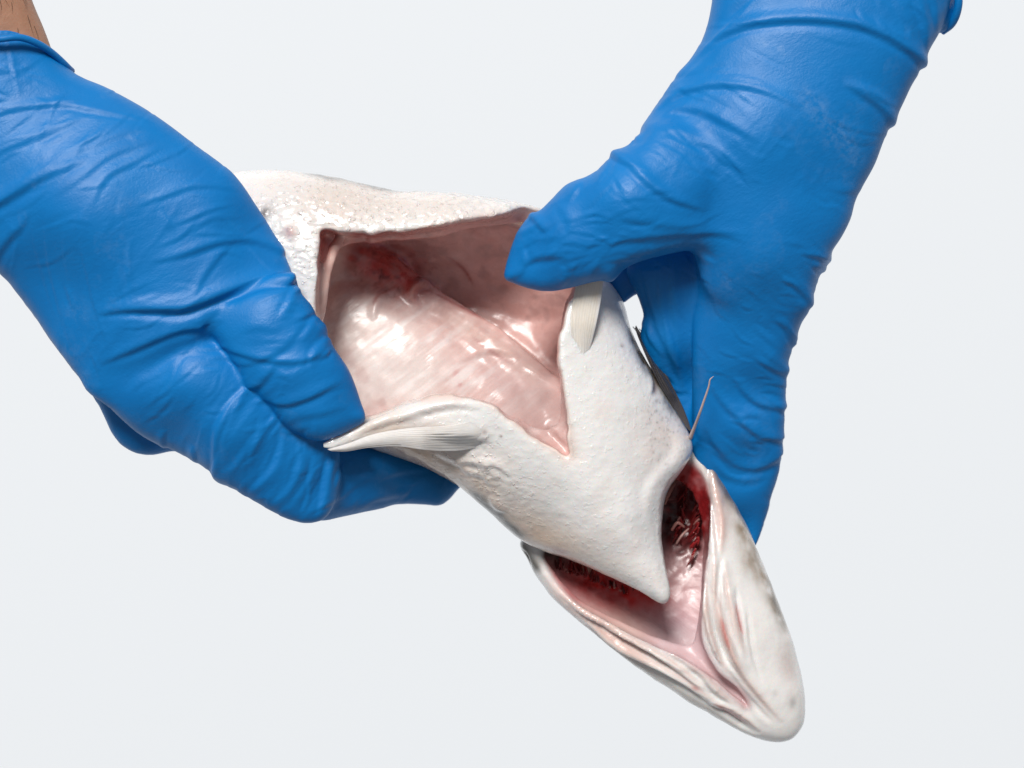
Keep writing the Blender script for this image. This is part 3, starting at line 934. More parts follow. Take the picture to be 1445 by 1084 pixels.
def build_fish():
    r = root("gutted_fish", 700, 600, -70, "white bellied gutted fish held belly up, cut open, head pointing down to the right", "fish")
    DB = Depth([(300, 350, -60), (450, 300, -45), (650, 290, -45), (820, 340, -45), (900, 480, -62), (960, 590, -80), (935, 840, -22), (880, 740, -40), (750, 760, -85), (600, 650, -85), (480, 600, -50), (700, 480, -70), (820, 640, -55)])
    g = Grid(215, 1000, 225, 875, -260, 120)
    B = patch(g, BODY, DB, 0.62, 0.80)
    # stretched flap at the lower lip, held by the finger
    DF = Depth([(460, 630, 52), (520, 610, 40), (600, 600, 24), (690, 600, 22)])
    flap = patch(g, [(452, 628), (480, 612), (515, 593), (545, 580), (580, 564), (610, 556), (640, 554), (672, 560), (694, 571), (716, 588), (700, 606), (684, 622), (640, 618), (600, 612),
                     (560, 612), (520, 618), (490, 628), (468, 634)], DF, 0.42, 0.42)
    B = smin(B, flap, 8)
    # belly cavity: the slit itself and the room below the lips
    OP = cr_closed(np.array(OPEN, float), 4)
    OP = OP + np.stack([vnoise(np.c_[OP / 11.0, OP[:, :1] * 0], 5), vnoise(np.c_[OP / 11.0, OP[:, :1] * 0], 6)], 1) * 2.6      # ragged knife cut
    C1 = patch(g, OP, -30.0, 1.0, 0.62, front_open=True, smooth=False)
    C2 = patch(g, [(462, 322), (520, 318), (600, 312), (690, 296), (760, 290), (815, 325), (838, 385), (830, 440), (822, 500), (822, 560), (828, 600), (822, 640), (796, 650), (740, 625), (690, 596),
                   (640, 575), (560, 592), (500, 604), (455, 590), (440, 520), (440, 440), (446, 370)],
               Depth([(480, 360, -92), (600, 350, -112), (750, 400, -105), (700, 560, -88), (520, 520, -70), (790, 600, -86)]), 0.55, 0.74)
    C = smin(C1, C2, 10)
    back = patch(g, BODY, DB, 0.62, 0.80 * 0.9)      # keeps a wall behind the cavity
    C = np.maximum(C, np.where(g.D < -110, B + 9, -1e3).astype(np.float32))
    # spine and swollen flank muscle in the cavity
    spine = capsule(g, [at(*p) for p in [(455, 330, -150), (530, 372, -158), (600, 420, -152), (690, 478, -150), (790, 560, -135), (830, 640, -120)]], [26, 22, 20, 22, 20, 16])
    flank = patch(g, [(440, 430), (500, 400), (570, 420), (650, 480), (740, 545), (780, 610), (740, 640), (600, 620), (480, 620), (430, 540)], Depth([(480, 480, -150), (600, 520, -140), (740, 600, -130)]), 0.5, 0.5)
    inner = smin(spine, flank, 30)
    F = -smin(-B, C, 9)
    keep = np.maximum(inner, B + 10)
    F = smin(F, keep, 16)
    strip = capsule(g, [at(*p) for p in [(484, 331, -30), (472, 350, -18), (464, 378, -14), (457, 412, -14), (450, 455, -20)]], [3, 7, 7, 6, 5])
    F = smin(F, strip, 9)
    # lips of the cut stand a little proud
    co, q, idx = surface_nets(g, F)
    bv = sample(g, B, co)
    co = smooth_mesh(co, q, 6)
    N = normals(co, q)
    lin = smooth_scalar(np.clip((-bv - 3.0) / 5.0, 0, 1), q, len(co), 3)      # inside the belly
    u, v, d = co.T
    dbv = DB(u, v)
    # relief: scales, crumpled skin, soft flesh
    sk = 1 - lin
    disp = np.zeros(len(co))
    for pts, w, h in [
            ([(640, 655), (665, 650), (690, 660), (705, 680)], 5, 4), ([(655, 668), (680, 668), (700, 690)], 5, 3.5), ([(670, 650), (700, 655), (722, 672)], 4, 3), ([(690, 700), (700, 715), (716, 724)], 5, 3),
            ([(612, 640), (640, 648), (662, 668)], 5, 3),
            ([(948, 600), (960, 625), (955, 650), (930, 672), (915, 700), (912, 740)], 8, 3), ([(800, 655), (830, 690), (840, 720)], 22, 3),
            ([(560, 590), (600, 578), (640, 570), (680, 575)], 5, 5), ([(500, 612), (550, 592), (600, 588)], 5, 4),
            ([(925, 520), (930, 545), (922, 560)], 5, -5), ([(930, 820), (900, 780), (880, 740)], 12, 2.5)]:
        disp += fold(co, N, pts, w, h, mask=sk, steep=False)
    disp += sk * (1.0 * fbm(co / 55.0, 2, 31) + 0.35 * fbm(co / 14.0, 2, 33))
    # crumpled, thick skin along the upper lip
    lipz = np.exp(-((v - (300 - (u - 458) * 0.02)) / 34.0) ** 2) * np.clip((u - 380) / 60, 0, 1) * np.clip((770 - u) / 60, 0, 1)
    lipz = np.maximum(lipz, blob(co, 420, 350, 45, 1.4)) * sk
    disp += lipz * (2.3 * np.abs(fbm(co / 13.0, 2, 41)) - 0.8)
    # membrane folds inside
    st = np.stack([(u * 0.80 - v * 0.60) / 70.0, (u * 0.60 + v * 0.80) / 15.0, d / 40.0], 1)
    disp += lin * (0.25 * fbm(st, 2, 51) + 2.0 * fbm(co / 48.0, 2, 53) + 0.5 * fbm(co / 17.0, 2, 57))
    for pts, w, h in [([(590, 432), (576, 412), (588, 396), (606, 398), (612, 410)], 5, 8), ([(500, 352), (540, 372), (580, 405)], 6, 5), ([(640, 430), (700, 460), (760, 505), (792, 540)], 6, 5),
                      ([(520, 450), (530, 420), (560, 400)], 5, 4), ([(600, 452), (640, 470), (700, 520)], 6, 4), ([(470, 345), (490, 352), (500, 368), (480, 380)], 7, 5),
                      ([(540, 350), (560, 365), (575, 385)], 5, 4), ([(770, 600), (790, 612), (800, 630)], 6, 6), ([(640, 510), (690, 492), (730, 500)], 5, 3)]:
        disp += fold(co, N, pts, w, h, mask=lin, steep=False)
    disp += 6 * blob(co, 414, 328, 7) - 4 * blob(co, 404, 334, 7)          # the vent
    co = co + N * disp[:, None]
    co = smooth_mesh(co, q, 2)
    u, v, d = co.T
    N = normals(co, q)
    # skin colours: white belly, olive brown back, painted shading on flanks, upper lip and throat
    c = np.tile(np.array([0.83, 0.82, 0.81]), (len(co), 1))
    c = col_mix(c, 1.0 * blob(co, 610, 662, 100, 0.42, 35) + 0.75 * blob(co, 760, 765, 110, 0.32, 28), (0.64, 0.45, 0.31))  # warm beige shading of the lower flank, painted into the skin colour
    c = col_mix(c, 0.75 * blob(co, 470, 275, 110, 0.5) + 0.5 * blob(co, 640, 292, 110, 0.25), (0.66, 0.57, 0.52))  # upper lip painted darker where the key lamp would wash it out
    c = col_mix(c, 0.5 * blob(co, 940, 620, 45, 0.9), (0.72, 0.60, 0.54))
    c = col_mix(c, 0.35 * blob(co, 910, 720, 40, 0.6, 100), (0.62, 0.64, 0.68))  # faint grey-blue shading painted on the throat
    c = col_mix(c, 0.5 * blob(co, 385, 340, 40, 1.5), (0.66, 0.66, 0.66))
    nz = fbm(co / 30.0, 3, 61)
    c = col_mix(c, 0.4 * np.clip(fbm(co / 60.0, 3, 63), 0, 1), (0.70, 0.68, 0.69))
    c = col_mix(c, 0.22 * np.clip(fbm(co / 34.0, 3, 65) - 0.1, 0, 1), (0.80, 0.66, 0.60))
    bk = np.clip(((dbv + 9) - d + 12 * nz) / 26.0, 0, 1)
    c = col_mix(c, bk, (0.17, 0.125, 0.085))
    side = 1.2 * stroke(co, [(655, 690), (690, 720), (733, 758)], 8, (1, 0)) + 1.1 * stroke(co, [(420, 241), (480, 249), (530, 261), (568, 269)], 6) + 1.1 * stroke(co, [(884, 445), (900, 490), (935, 545), (968, 606)], 9)
    c = col_mix(c, side * (0.75 + 0.5 * nz), (0.085, 0.075, 0.065))
    c = col_mix(c, 0.9 * blob(co, 702, 728, 6, 1.6, 120) + 0.8 * blob(co, 374, 302, 8, 1.6, 40), (0.10, 0.08, 0.08))
    c = col_mix(c, 0.7 * blob(co, 926, 548, 4, 2.2) + 0.5 * blob(co, 878, 488, 3) + 0.8 * blob(co, 707, 615, 2.6, 0.7, 30) + 0.5 * blob(co, 684, 609, 4), (0.22, 0.12, 0.11))
    c = col_mix(c, 0.6 * blob(co, 411, 330, 8), (0.62, 0.32, 0.28))
    c = col_mix(c, 0.7 * blob(co, 790, 782, 14, 0.45, 15), (0.50, 0.26, 0.26))
    for _ in range(90):          # dark freckles beside the gill slit
        a, b2 = RNG.normal(942, 20), RNG.normal(592, 34)
        c = col_mix(c, RNG.uniform(0.2, 0.5) * blob(co, a, b2, RNG.uniform(1.0, 2.2)), (0.16, 0.14, 0.14))
    # cut edge flesh
    edge = np.clip((np.minimum(-bv, 14) - 2.0) / 4.0, 0, 1) * (lin < 0.5)
    c = col_mix(c, 0.5 * edge, (0.70, 0.52, 0.46))
    cut = stroke(co, [(560, 331), (620, 322), (690, 308), (757, 297)], 7) + stroke(co, [(640, 556), (690, 569), (745, 609), (798, 643)], 5) + 1.0 * stroke(co, [(580, 566), (620, 556), (668, 560)], 9) \
        + 0.8 * stroke(co, [(789, 520), (795, 560), (801, 610)], 4)
    c = col_mix(c, 0.55 * cut, (0.70, 0.47, 0.40))
    rimw = np.clip((19 + bv) / 9.0, 0, 1) * np.clip((d + 75) / 30.0, 0, 1)
    # belly lining
    lc = np.tile(np.array([0.76, 0.465, 0.42]), (len(co), 1))
    lc = col_mix(lc, 1.0 * blob(co, 545, 515, 165, 0.55, 33), (0.70, 0.62, 0.59))
    lc = col_mix(lc, 0.9 * blob(co, 500, 470, 75, 0.9), (0.74, 0.65, 0.61))
    lc = col_mix(lc, 0.8 * blob(co, 540, 550, 80, 0.4, -15), (0.78, 0.72, 0.69))
    lc = col_mix(lc, 0.7 * stroke(co, [(600, 430), (690, 480), (790, 555)], 22), (0.64, 0.46, 0.40))
    lc = col_mix(lc, 1.15 * stroke(co, [(465, 342), (520, 362), (575, 395), (612, 414)], 30, (0, 1)) * (0.85 + 0.35 * fbm(co / 16.0, 2, 71)), (0.50, 0.045, 0.04))
    mot = np.clip(fbm(co / 9.0, 3, 91) * 1.6 - 0.25, 0, 1)
    lc = col_mix(lc, 0.9 * mot * blob(co, 545, 372, 62, 0.6, 25) * 1.3, (0.20, 0.012, 0.014))
    for pp in ([(505, 350), (530, 345), (560, 352)], [(540, 362), (548, 378), (566, 388)], [(600, 405), (640, 425), (690, 452)], [(520, 430), (528, 410), (545, 398)], [(660, 470), (700, 500), (730, 515)], [(620, 350), (650, 372), (668, 400)]):
        lc = col_mix(lc, 0.6 * stroke(co, pp, 2.6), (0.36, 0.05, 0.05))
    lc = col_mix(lc, 0.6 * blob(co, 560, 345, 60, 0.5, 15), (0.48, 0.14, 0.12))
    lc = col_mix(lc, 0.9 * stroke(co, [(486, 330), (472, 352), (464, 385), (452, 440)], 12, (0, 0)), (0.80, 0.55, 0.48))
    lc = col_mix(lc, 0.8 * blob(co, 590, 392, 10, 0.6), (0.10, 0.05, 0.06))
    lc = col_mix(lc, 0.7 * stroke(co, [(578, 424), (580, 402), (602, 398)], 6), (0.55, 0.27, 0.22))
    lc = col_mix(lc, 0.8 * blob(co, 646, 542, 3.5) + 0.5 * blob(co, 642, 530, 5, 2), (0.45, 0.05, 0.06))
    fi = fbm(st * np.array([1.0, 1.6, 1.0]), 3, 81)
    zone = np.clip(blob(co, 600, 520, 175, 0.36, 30) * 1.4, 0, 1)
    lc = col_mix(lc, zone * np.clip(fi * 1.6 - 0.15, 0, 1) * 0.8, (0.86, 0.82, 0.80))
    lc = col_mix(lc, (0.5 - 0.38 * zone) * np.clip(fbm(co / 22.0, 3, 83) * 1.5 - 0.2, 0, 1), (0.46, 0.28, 0.26))
    lc = col_mix(lc, 0.75 * blob(co, 735, 560, 85, 0.55, 42), (0.52, 0.41, 0.40))
    lc = col_mix(lc, 0.45 * blob(co, 790, 600, 40), (0.40, 0.32, 0.31))
    lc = col_mix(lc, 0.9 * rimw, (0.84, 0.68, 0.60))
    ls = np.clip(smooth_scalar(lin, q, len(co), 3), 0, 1)[:, None]
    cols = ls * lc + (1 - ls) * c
    scales = np.clip(0.24 + 0.9 * lipz + 0.7 * blob(co, 460, 290, 120, 0.5) + 0.8 * blob(co, 660, 660, 70, 0.6, 35), 0, 1)
    fl = lin[q].mean(1) > 0.5
    cA, fA, uA = sub_mesh(co, q, ~fl)
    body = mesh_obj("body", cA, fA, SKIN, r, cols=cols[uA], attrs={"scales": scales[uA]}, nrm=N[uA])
    body["label"] = "pale scaly belly skin with cut edges and a pointed throat"
    cB, fB, uB = sub_mesh(co, q, fl)
    ml = mesh_obj("belly_lining", cB, fB, LINING, r, cols=cols[uB], attrs={"fibre": np.clip(0.12 + 1.2 * zone, 0, 1)[uB]}, nrm=N[uB])
    ml["label"] = "pink wet inside of the belly, blood red near the top left"

    hm = {}
    for a, b, e in zip((u / 4).astype(int), (v / 4).astype(int), d):
        if e > hm.get((a, b), -999): hm[(a, b)] = e
    def surf(uu, vv):
        vals = [hm[(int(uu / 4) + i, int(vv / 4) + j)] for i in (-1, 0, 1) for j in (-1, 0, 1) if (int(uu / 4) + i, int(vv / 4) + j) in hm]
        return float(np.mean(vals)) if vals else None

    # ---------------- head with open gill chamber
    DH = Depth([(740, 770, -112), (850, 890, -105), (1000, 990, -100), (1110, 1020, -100), (1090, 900, -105), (1050, 760, -115), (985, 640, -112), (880, 800, -125)])
    gh = Grid(700, 1160, 580, 1075, -270, 20)
    Hs = patch(gh, HEAD, DH, 0.60, 0.9)
    G1 = patch(gh, GAPE, -75.0, 1.0, 0.55, front_open=True)
    G2 = patch(gh, [(748, 776), (766, 800), (790, 826), (818, 850), (850, 868), (900, 892), (950, 914), (990, 938), (1020, 962), (1030, 960), (1012, 930), (1010, 880), (1018, 820), (1024, 760), (1016, 700),
                    (1000, 655), (975, 640), (900, 670), (800, 740)], Depth([(760, 780, -112), (850, 860, -112), (960, 900, -112), (1000, 720, -135), (900, 760, -130)]), 0.5, 0.46)
    Gc = smin(G1, G2, 8)
    Gc = np.maximum(Gc, np.where(gh.D < -140, Hs + 9, -1e3).astype(np.float32))
    tongue = capsule(gh, [at(*p) for p in [(905, 760, -190), (950, 830, -185), (985, 900, -175), (1040, 985, -150)]], [30, 34, 26, 10])
    Fh = -smin(-Hs, Gc, 9)
    floor = patch(gh, [(790, 852), (850, 842), (905, 850), (950, 838), (985, 815), (1010, 850), (1015, 920), (1010, 950), (960, 935), (880, 905), (815, 875)], -172.0, 0.75, 0.4)
    Fh = smin(Fh, np.maximum(smin(tongue, floor, 20), Hs + 10), 22)
    co, q, idx = surface_nets(gh, Fh)
    bv = sample(gh, Hs, co)
    co = smooth_mesh(co, q, 6)
    N = normals(co, q)
    lin = smooth_scalar(np.clip((-bv - 3.0) / 5.0, 0, 1), q, len(co), 3)
    sk = 1 - lin
    disp = np.zeros(len(co))
    grooves = [
        ([(1012, 760), (1008, 820), (1012, 870), (1024, 910), (1045, 950)], 5, 8), ([(1000, 790), (998, 850), (1004, 900), (1020, 940), (1042, 968)], 4, 7), ([(1026, 790), (1026, 840), (1040, 890), (1054, 935)], 6, 8),
        ([(1000, 840), (994, 880), (1002, 915)], 4, 5), ([(1018, 830), (1018, 880), (1034, 930), (1055, 962)], 4, 6),
        ([(1018, 850), (1028, 905), (1042, 950), (1072, 990), (1108, 1030)], 7, 10),
        ([(1010, 640), (1012, 690), (1022, 740), (1020, 790)], 5, 6),
        ([(800, 858), (850, 886), (900, 912), (950, 940), (985, 968), (1012, 985)], 5, 8), ([(810, 868), (860, 905), (910, 935), (960, 962), (1000, 990), (1030, 1012)], 6, 9),
        ([(850, 880), (900, 902), (945, 925), (985, 950), (1010, 968)], 4, 6), ([(830, 884), (870, 915), (900, 935), (930, 950)], 5, 6), ([(790, 842), (830, 872), (880, 896)], 4, 5),
        ([(1005, 1000), (1030, 1008), (1055, 1025), (1078, 1042)], 5, 9), ([(960, 945), (990, 955), (1020, 985), (1045, 1003)], 5, 6)]
    for pts, w, h in grooves:
        disp += fold(co, N, pts, w * 0.9, h * 0.75, groove=0.9, mask=sk, steep=False)
    for pts, w, h in [([(1012, 850), (1022, 900), (1040, 948), (1072, 990), (1110, 1032)], 4.5, 9), ([(1008, 998), (1034, 1011), (1058, 1028), (1080, 1045)], 3.5, 7), ([(1024, 800), (1028, 850), (1036, 900)], 3, 6),
                      ([(1010, 780), (1006, 840), (1014, 900), (1030, 945)], 3, 6), ([(1042, 830), (1048, 880), (1056, 915)], 3, 6), ([(830, 878), (880, 908), (930, 938), (985, 975)], 3.5, 7), ([(870, 892), (920, 914), (965, 942), (1000, 968)], 3, 5),
                      ([(1058, 860), (1066, 920), (1080, 970)], 3, 4), ([(1000, 850), (998, 890), (1010, 930), (1035, 962)], 2.5, 5)]:
        disp -= fold(co, N, pts, w, h, groove=0, back=1.0, mask=sk, steep=False)
    disp += sk * (1.2 * fbm(co / 45.0, 2, 131) + 0.25 * fbm(co / 10.0, 2, 133))
    u, v, d = co.T
    st = np.stack([(u * 0.80 + v * 0.60) / 60.0, (-u * 0.60 + v * 0.80) / 11.0, d / 40.0], 1)
    disp += lin * (0.4 * fbm(st, 2, 151) + 1.4 * fbm(co / 38.0, 2, 153))
    # ragged flesh deep in the gill chamber
    rag = np.clip(blob(co, 965, 720, 60, 1.6) + blob(co, 850, 815, 70, 0.5, 20), 0, 1)
    disp += lin * rag * 3.5 * fbm(co / 16.0, 3, 155)
    co = co + N * disp[:, None]
    co = smooth_mesh(co, q, 2)
    N = normals(co, q)
    u, v, d = co.T
    c = np.tile(np.array([0.82, 0.80, 0.785]), (len(co), 1))
    nz = fbm(co / 26.0, 3, 161)
    c = col_mix(c, 0.55 * stroke(co, [(1010, 640), (1022, 720), (1018, 790)], 14) + 0.5 * stroke(co, [(760, 810), (830, 880), (930, 940)], 18), (0.72, 0.48, 0.43))
    c = col_mix(c, 0.55 * stroke(co, [(800, 880), (900, 955), (1000, 1015), (1060, 1042)], 12), (0.55, 0.45, 0.36))
    for pts, w, h in grooves:
        off = [(a + w * 1.2 * 0.5, b) for a, b in pts]
        c = col_mix(c, 0.45 * stroke(co, off, w * 0.8), (0.62, 0.38, 0.32))  # crease shading painted as a reddish tint beside each groove
    red = stroke(co, [(1020, 870), (1026, 900), (1034, 925)], 3) + stroke(co, [(1040, 850), (1048, 885), (1054, 905)], 2.5) + stroke(co, [(1035, 975), (1050, 990), (1056, 1000)], 7, (1, 0)) + stroke(co, [(1010, 1000), (1040, 1016), (1065, 1034)], 2.5) \
        + 0.7 * blob(co, 985, 978, 6, 0.6, 30)
    c = col_mix(c, 0.7 * red, (0.45, 0.05, 0.04))
    ov = stroke(co, [(1005, 648), (1040, 712), (1066, 768), (1095, 835), (1115, 890), (1128, 935)], 13, (0, 1)) + 0.8 * blob(co, 1064, 790, 16, 2.0, -15)
    c = col_mix(c, ov * np.clip(0.7 + 0.5 * nz, 0, 1), (0.27, 0.19, 0.115))
    c = col_mix(c, 0.9 * stroke(co, [(1085, 810), (1105, 868), (1118, 905)], 5) * np.clip(0.5 + 0.6 * nz, 0, 1), (0.13, 0.11, 0.085))
    c = col_mix(c, 0.7 * stroke(co, [(1000, 640), (1022, 680), (1040, 715)], 6), (0.12, 0.11, 0.12))
    c = col_mix(c, 0.6 * blob(co, 1118, 945, 13, 2.2, -8), (0.56, 0.46, 0.44))
    c = col_mix(c, 0.5 * blob(co, 1126, 1000, 6, 1.6) + 0.2 * blob(co, 1100, 986, 5), (0.22, 0.20, 0.19))
    bk = np.clip((DH(u, v) + 4 - d + 8 * nz) / 24.0, 0, 1)
    c = col_mix(c, bk, (0.24, 0.17, 0.105))
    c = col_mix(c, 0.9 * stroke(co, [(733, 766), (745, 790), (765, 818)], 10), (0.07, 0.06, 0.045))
    lc = np.tile(np.array([0.62, 0.45, 0.46]), (len(co), 1))
    lc = col_mix(lc, 0.7 * blob(co, 940, 885, 60, 0.6, 25), (0.66, 0.56, 0.62))
    lc = col_mix(lc, 0.8 * blob(co, 880, 880, 60, 0.35, 28), (0.70, 0.50, 0.45))
    nr = fbm(co / 18.0, 3, 171)
    lc = col_mix(lc, 1.4 * blob(co, 862, 828, 92, 0.40, 20) * (0.95 + 0.25 * nr), (0.55, 0.008, 0.008))
    lc = col_mix(lc, 1.5 * blob(co, 976, 728, 50, 1.75) * (0.95 + 0.2 * nr), (0.19, 0.009, 0.011))
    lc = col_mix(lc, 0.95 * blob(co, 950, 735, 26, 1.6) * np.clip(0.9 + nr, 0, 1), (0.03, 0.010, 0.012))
    lc = col_mix(lc, 0.9 * blob(co, 970, 665, 24, 1.1), (0.40, 0.010, 0.012))
    lc = col_mix(lc, 0.75 * blob(co, 960, 815, 17, 1.5, -15), (0.58, 0.36, 0.36))
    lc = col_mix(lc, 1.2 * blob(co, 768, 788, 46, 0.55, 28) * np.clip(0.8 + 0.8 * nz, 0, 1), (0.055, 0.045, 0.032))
    lc = col_mix(lc, 0.9 * blob(co, 831, 814, 9, 0.6) + 0.7 * blob(co, 858, 812, 5, 0.7), (0.72, 0.58, 0.45))
    lc = col_mix(lc, 0.6 * stroke(co, [(790, 850), (850, 880), (930, 915)], 10), (0.70, 0.50, 0.45))
    ls = np.clip(smooth_scalar(lin, q, len(co), 3), 0, 1)[:, None]
    cols = ls * lc + (1 - ls) * c
    fl = lin[q].mean(1) > 0.5
    cA, fA, uA = sub_mesh(co, q, ~fl)
    hd = mesh_obj("head", cA, fA, SKIN, r, cols=cols[uA], attrs={"scales": np.zeros(len(uA))}, nrm=N[uA])
    hd["label"] = "white folded throat and jaw with brown speckled cheek"
    cB, fB, uB = sub_mesh(co, q, fl)
    gl = mesh_obj("gill_chamber", cB, fB, GILL, hd, cols=cols[uB], attrs={"fibre": np.clip(0.2 + blob(co, 920, 890, 70, 0.7, 30), 0, 1)[uB]}, nrm=N[uB])
    gl["label"] = "dark red gill chamber with lilac pink mouth floor"
    # gill arches, bent bars in the chamber
    def arch(pts, rad, col):
        return tube_obj("gill_arch", [at(*p) for p in pts], rad, GILL, hd, 8, cols=np.array(col))
    arch([(938, 712, -120), (946, 690, -128), (958, 672, -140)], [1.5, 4, 2], (0.50, 0.25, 0.21))
    arch([(986, 700, -150), (980, 728, -160), (972, 752, -164)], [2, 4, 1], (0.22, 0.014, 0.014))
    arch([(948, 748, -140), (956, 738, -132), (966, 744, -138)], [2, 2.4, 1.5], (0.55, 0.27, 0.24))
    arch([(954, 768, -138), (962, 756, -130), (972, 746, -140)], [1.4, 1.8, 1.2], (0.60, 0.36, 0.33))
    arch([(800, 800, -165), (845, 818, -172), (885, 836, -172), (915, 846, -170)], [1.5, 6, 6, 1.5], (0.20, 0.010, 0.012))

    # rows of soft gill filaments hanging in the two slits
    V = []; Fc = []; CC = []
    for row, (p0, p1, p2, dirn, n) in enumerate([((992, 668, -128), (990, 720, -140), (978, 790, -146), (-0.55, 0.8), 46), ((972, 670, -140), (966, 710, -152), (955, 760, -154), (-0.2, 0.95), 36),
                                                  ((785, 800, -128), (845, 822, -146), (915, 850, -154), (-0.2, -0.9), 52)]):
        for k in range(n):
            t = (k + RNG.uniform(-0.4, 0.4)) / n
            b = (1 - t) ** 2 * np.array(p0) + 2 * t * (1 - t) * np.array(p1) + t * t * np.array(p2)
            b = at(*(b + RNG.normal(0, 1.6, 3)))
            L = RNG.uniform(9, 20); a = math.atan2(dirn[1], dirn[0]) + RNG.normal(0, 0.28)
            e = np.array([math.cos(a), math.sin(a), RNG.uniform(-0.7, 0.1)]); sd = np.array([-e[1], e[0], 0]) * RNG.uniform(-0.35, 0.35)
            c2, f2 = tube([b, b + e * L * 0.5 + sd * L * 0.3, b + e * L], [1.9, 1.6, 0.5], 5)
            col = np.array([0.24, 0.010, 0.012]) * RNG.uniform(0.35, 1.5) if RNG.rand() > 0.08 else np.array([0.50, 0.22, 0.20])
            Fc += [tuple(y + len(V) for y in x[::-1]) for x in f2.tolist()]; V += c2.tolist(); CC += [np.r_[col, 1.0]] * len(c2)
    W = to_world(np.array(V)) - np.array(r.location)
    me = bpy.data.meshes.new("gill_filaments")
    me.from_pydata(W.tolist(), [], [x if x[0] != x[1] else x[1:] for x in Fc])
    for p in me.polygons: p.use_smooth = True
    a = me.color_attributes.new("Col", 'FLOAT_COLOR', 'POINT'); a.data.foreach_set("color", np.array(CC).astype(np.float32).ravel())
    me.materials.append(GILL)
    gf = bpy.data.objects.new("gill_filaments", me); sc.collection.objects.link(gf); gf.parent = hd; gf["kind"] = "stuff"

    # ---------------- fins
    def fin(name, A, Bq, nu, nv, thick, bow, ray_n, ray_h, colf, label, mat=FIN, hug=0.4, base_col=(0.80, 0.77, 0.74)):
        """ray-ribbed fin sheet between two edge curves A and B (u, v, d), with real thickness"""
        a = cr_open([at(*p) for p in A], 12); b = cr_open([at(*p) for p in Bq], 12)
        def res(c, n):
            l = np.r_[0, np.cumsum(np.linalg.norm(np.diff(c, axis=0), axis=1))]; l /= l[-1]
            return np.stack([np.interp(np.linspace(0, 1, n), l, c[:, k]) for k in range(3)], 1)
        a, b = res(a, nu), res(b, nu)
        s = np.linspace(0, 1, nv)
        M = a[:, None, :] * (1 - s)[None, :, None] + b[:, None, :] * s[None, :, None]
        t = np.linspace(0, 1, nu)[:, None]
        fade = np.clip(t / 0.35, 0, 1) ** 1.3
        sw = s + 0.018 * np.sin(9 * s + 1) + 0.011 * np.sin(23 * s)
        rip = np.abs(np.sin(math.pi * ray_n * sw))[None, :] ** 0.7
        if hug:
            for i in range(nu):
                for j in range(nv):
                    z = surf(M[i, j, 0], M[i, j, 1])
                    if z is None: continue
                    k = max(0.0, 1 - t[i, 0] / hug)
                    M[i, j, 2] = max(M[i, j, 2] * (1 - k) + (z - 5.0 * k) * k, z + 2.0 - 9.0 * k)
            M[:, :, 2] = blur2(M[:, :, 2], 4)
        M[:, :, 2] += ray_h * rip * fade
        M[:, :, 2] += bow * np.sin(math.pi * s)[None, :]
        Bk = M.copy(); Bk[:, :, 2] -= thick * (0.3 + 0.7 * (1 - t)) + 1.0
        co = np.vstack([M.reshape(-1, 3), Bk.reshape(-1, 3)])
        n = nu * nv; f = []
        for i in range(nu - 1):
            for j in range(nv - 1):
                k = i * nv + j
                f.append((k, k + 1, k + nv + 1, k + nv)); f.append((n + k, n + k + nv, n + k + nv + 1, n + k + 1))
        rim = [i * nv for i in range(nu)] + [(nu - 1) * nv + j for j in range(1, nv)] + [i * nv + nv - 1 for i in range(nu - 2, -1, -1)] + list(range(nv - 2, 0, -1))
        for x, y in zip(rim, rim[1:] + rim[:1]):
            f.append((x, y, n + y, n + x))
        tt = np.repeat(np.linspace(0, 1, nu), nv); ss = np.tile(s, nu)
        rp = np.tile(np.abs(np.sin(math.pi * ray_n * sw)), nu)
        f = np.array(f)
        n0 = np.cross(co[f[::2, 1]] - co[f[::2, 0]], co[f[::2, 2]] - co[f[::2, 0]])[:40, 2].mean()
        if n0 < 0: f = f[:, ::-1]
        cc = colf(np.r_[tt, tt], np.r_[ss, ss], np.r_[rp, rp])
        if hug:
            kf = np.clip(np.r_[tt, tt] / 0.4, 0, 1)[:, None]
            cc = cc * kf + np.array(base_col)[None, :] * (1 - kf)
        o = mesh_obj(name, co, f, mat, r, cols=cc)
        o["label"] = label
        return o
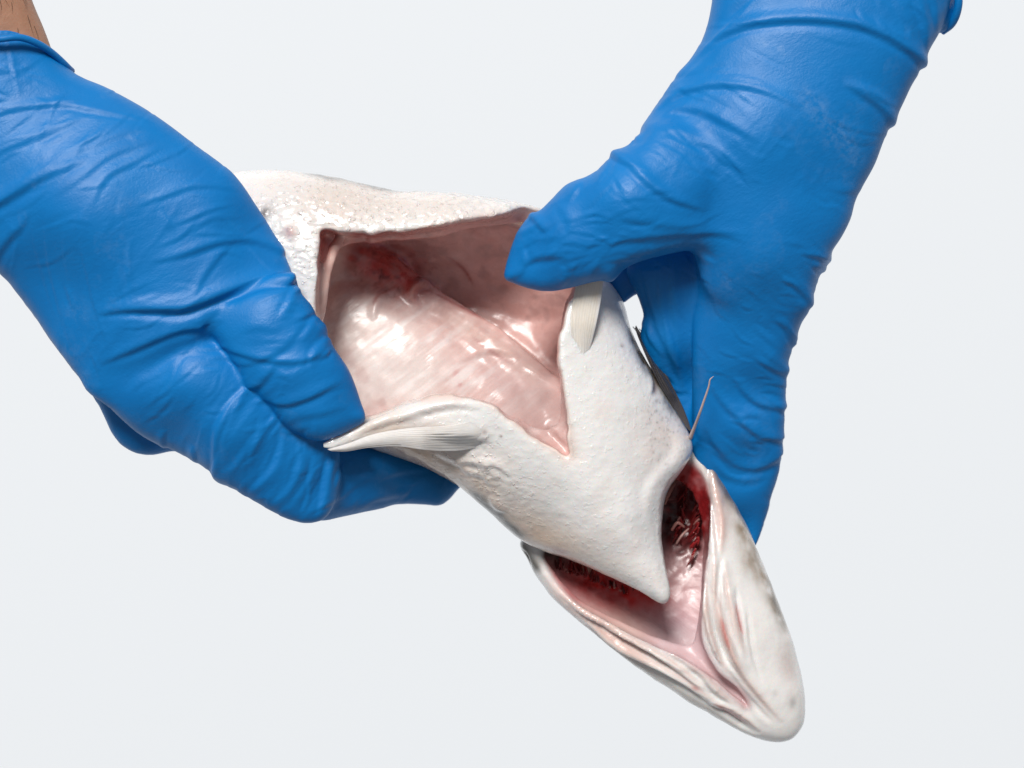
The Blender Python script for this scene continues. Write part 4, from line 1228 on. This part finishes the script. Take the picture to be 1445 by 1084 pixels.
    fin("pelvic_fin", [(688, 588, 40), (640, 600, 46), (580, 604, 50), (530, 612, 52), (490, 626, 56), (462, 634, 58)],
        [(682, 631, 28), (640, 637, 36), (600, 635, 42), (560, 630, 46), (520, 632, 50), (490, 637, 54), (468, 637, 57)], 70, 81, 2.0, 4, 12, 0.32,
        lambda t, s, rp: np.array([0.84, 0.80, 0.77])[None, :] * (0.90 + 0.10 * rp)[:, None] * np.where((s > 0.86) & (t > 0.55) & (t < 0.85) & (rp < 0.6), 0.35, 1.0)[:, None],
        "translucent ribbed pelvic fin lying along the lower lip")
    fin("pelvic_fin", [(815, 512, 20), (806, 470, 26), (806, 440, 24), (812, 405, 22), (815, 380, 20)],
        [(826, 512, 22), (836, 480, 28), (845, 440, 28), (852, 398, 26), (856, 375, 22)], 50, 71, 2, 3, 10, 0.35,
        lambda t, s, rp: (np.array([0.80, 0.73, 0.65])[None, :] * (0.93 + 0.07 * rp)[:, None]) * (1 - np.clip((s - 0.85) * 6, 0, 1))[:, None] + np.array([0.72, 0.70, 0.70])[None, :] * np.clip((s - 0.85) * 6, 0, 1)[:, None],
        "beige ribbed pelvic fin folded up under the thumb")
    fin("pectoral_fin", [(969, 604, -62), (951, 576, -58), (930, 543, -58), (911, 504, -60), (895, 464, -64)],
        [(977, 612, -76), (966, 580, -74), (949, 545, -74), (926, 502, -76), (897, 459, -70)], 50, 41, 3, 1, 6, 1.6,
        lambda t, s, rp: np.array([0.055, 0.05, 0.05])[None, :] * (0.6 + 0.9 * rp)[:, None],
        "dark pectoral fin pressed flat along the flank", base_col=(0.12, 0.11, 0.11))
    FR = mat_plain("dark_fin_ray", (0.02, 0.02, 0.022), 0.35)
    for k in range(4):
        x = k * 5
        tube_obj("fin_ray", [at(918 + x, 505 + x * 0.6, -92), at(906 + x * 1.1, 478 + x * 0.5, -92), at(893 + x * 0.9, 461 + x * 0.3, -94)], [1.6, 1.2, 0.5], FR, r, 6)
    TH = mat_plain("fin_spine", (0.55, 0.42, 0.40), 0.3)
    tube_obj("fin_spine", [at(974, 618, -62), at(980, 603, -40), at(987, 584, -12), at(994, 564, 4), at(1000, 546, 16), at(1002, 536, 22), at(1007, 531, 24)], [3.2, 2.3, 1.9, 1.6, 1.3, 1.0, 0.3], TH, r, 8)
    return r

build_left_hand()
build_right_hand()
build_fish()
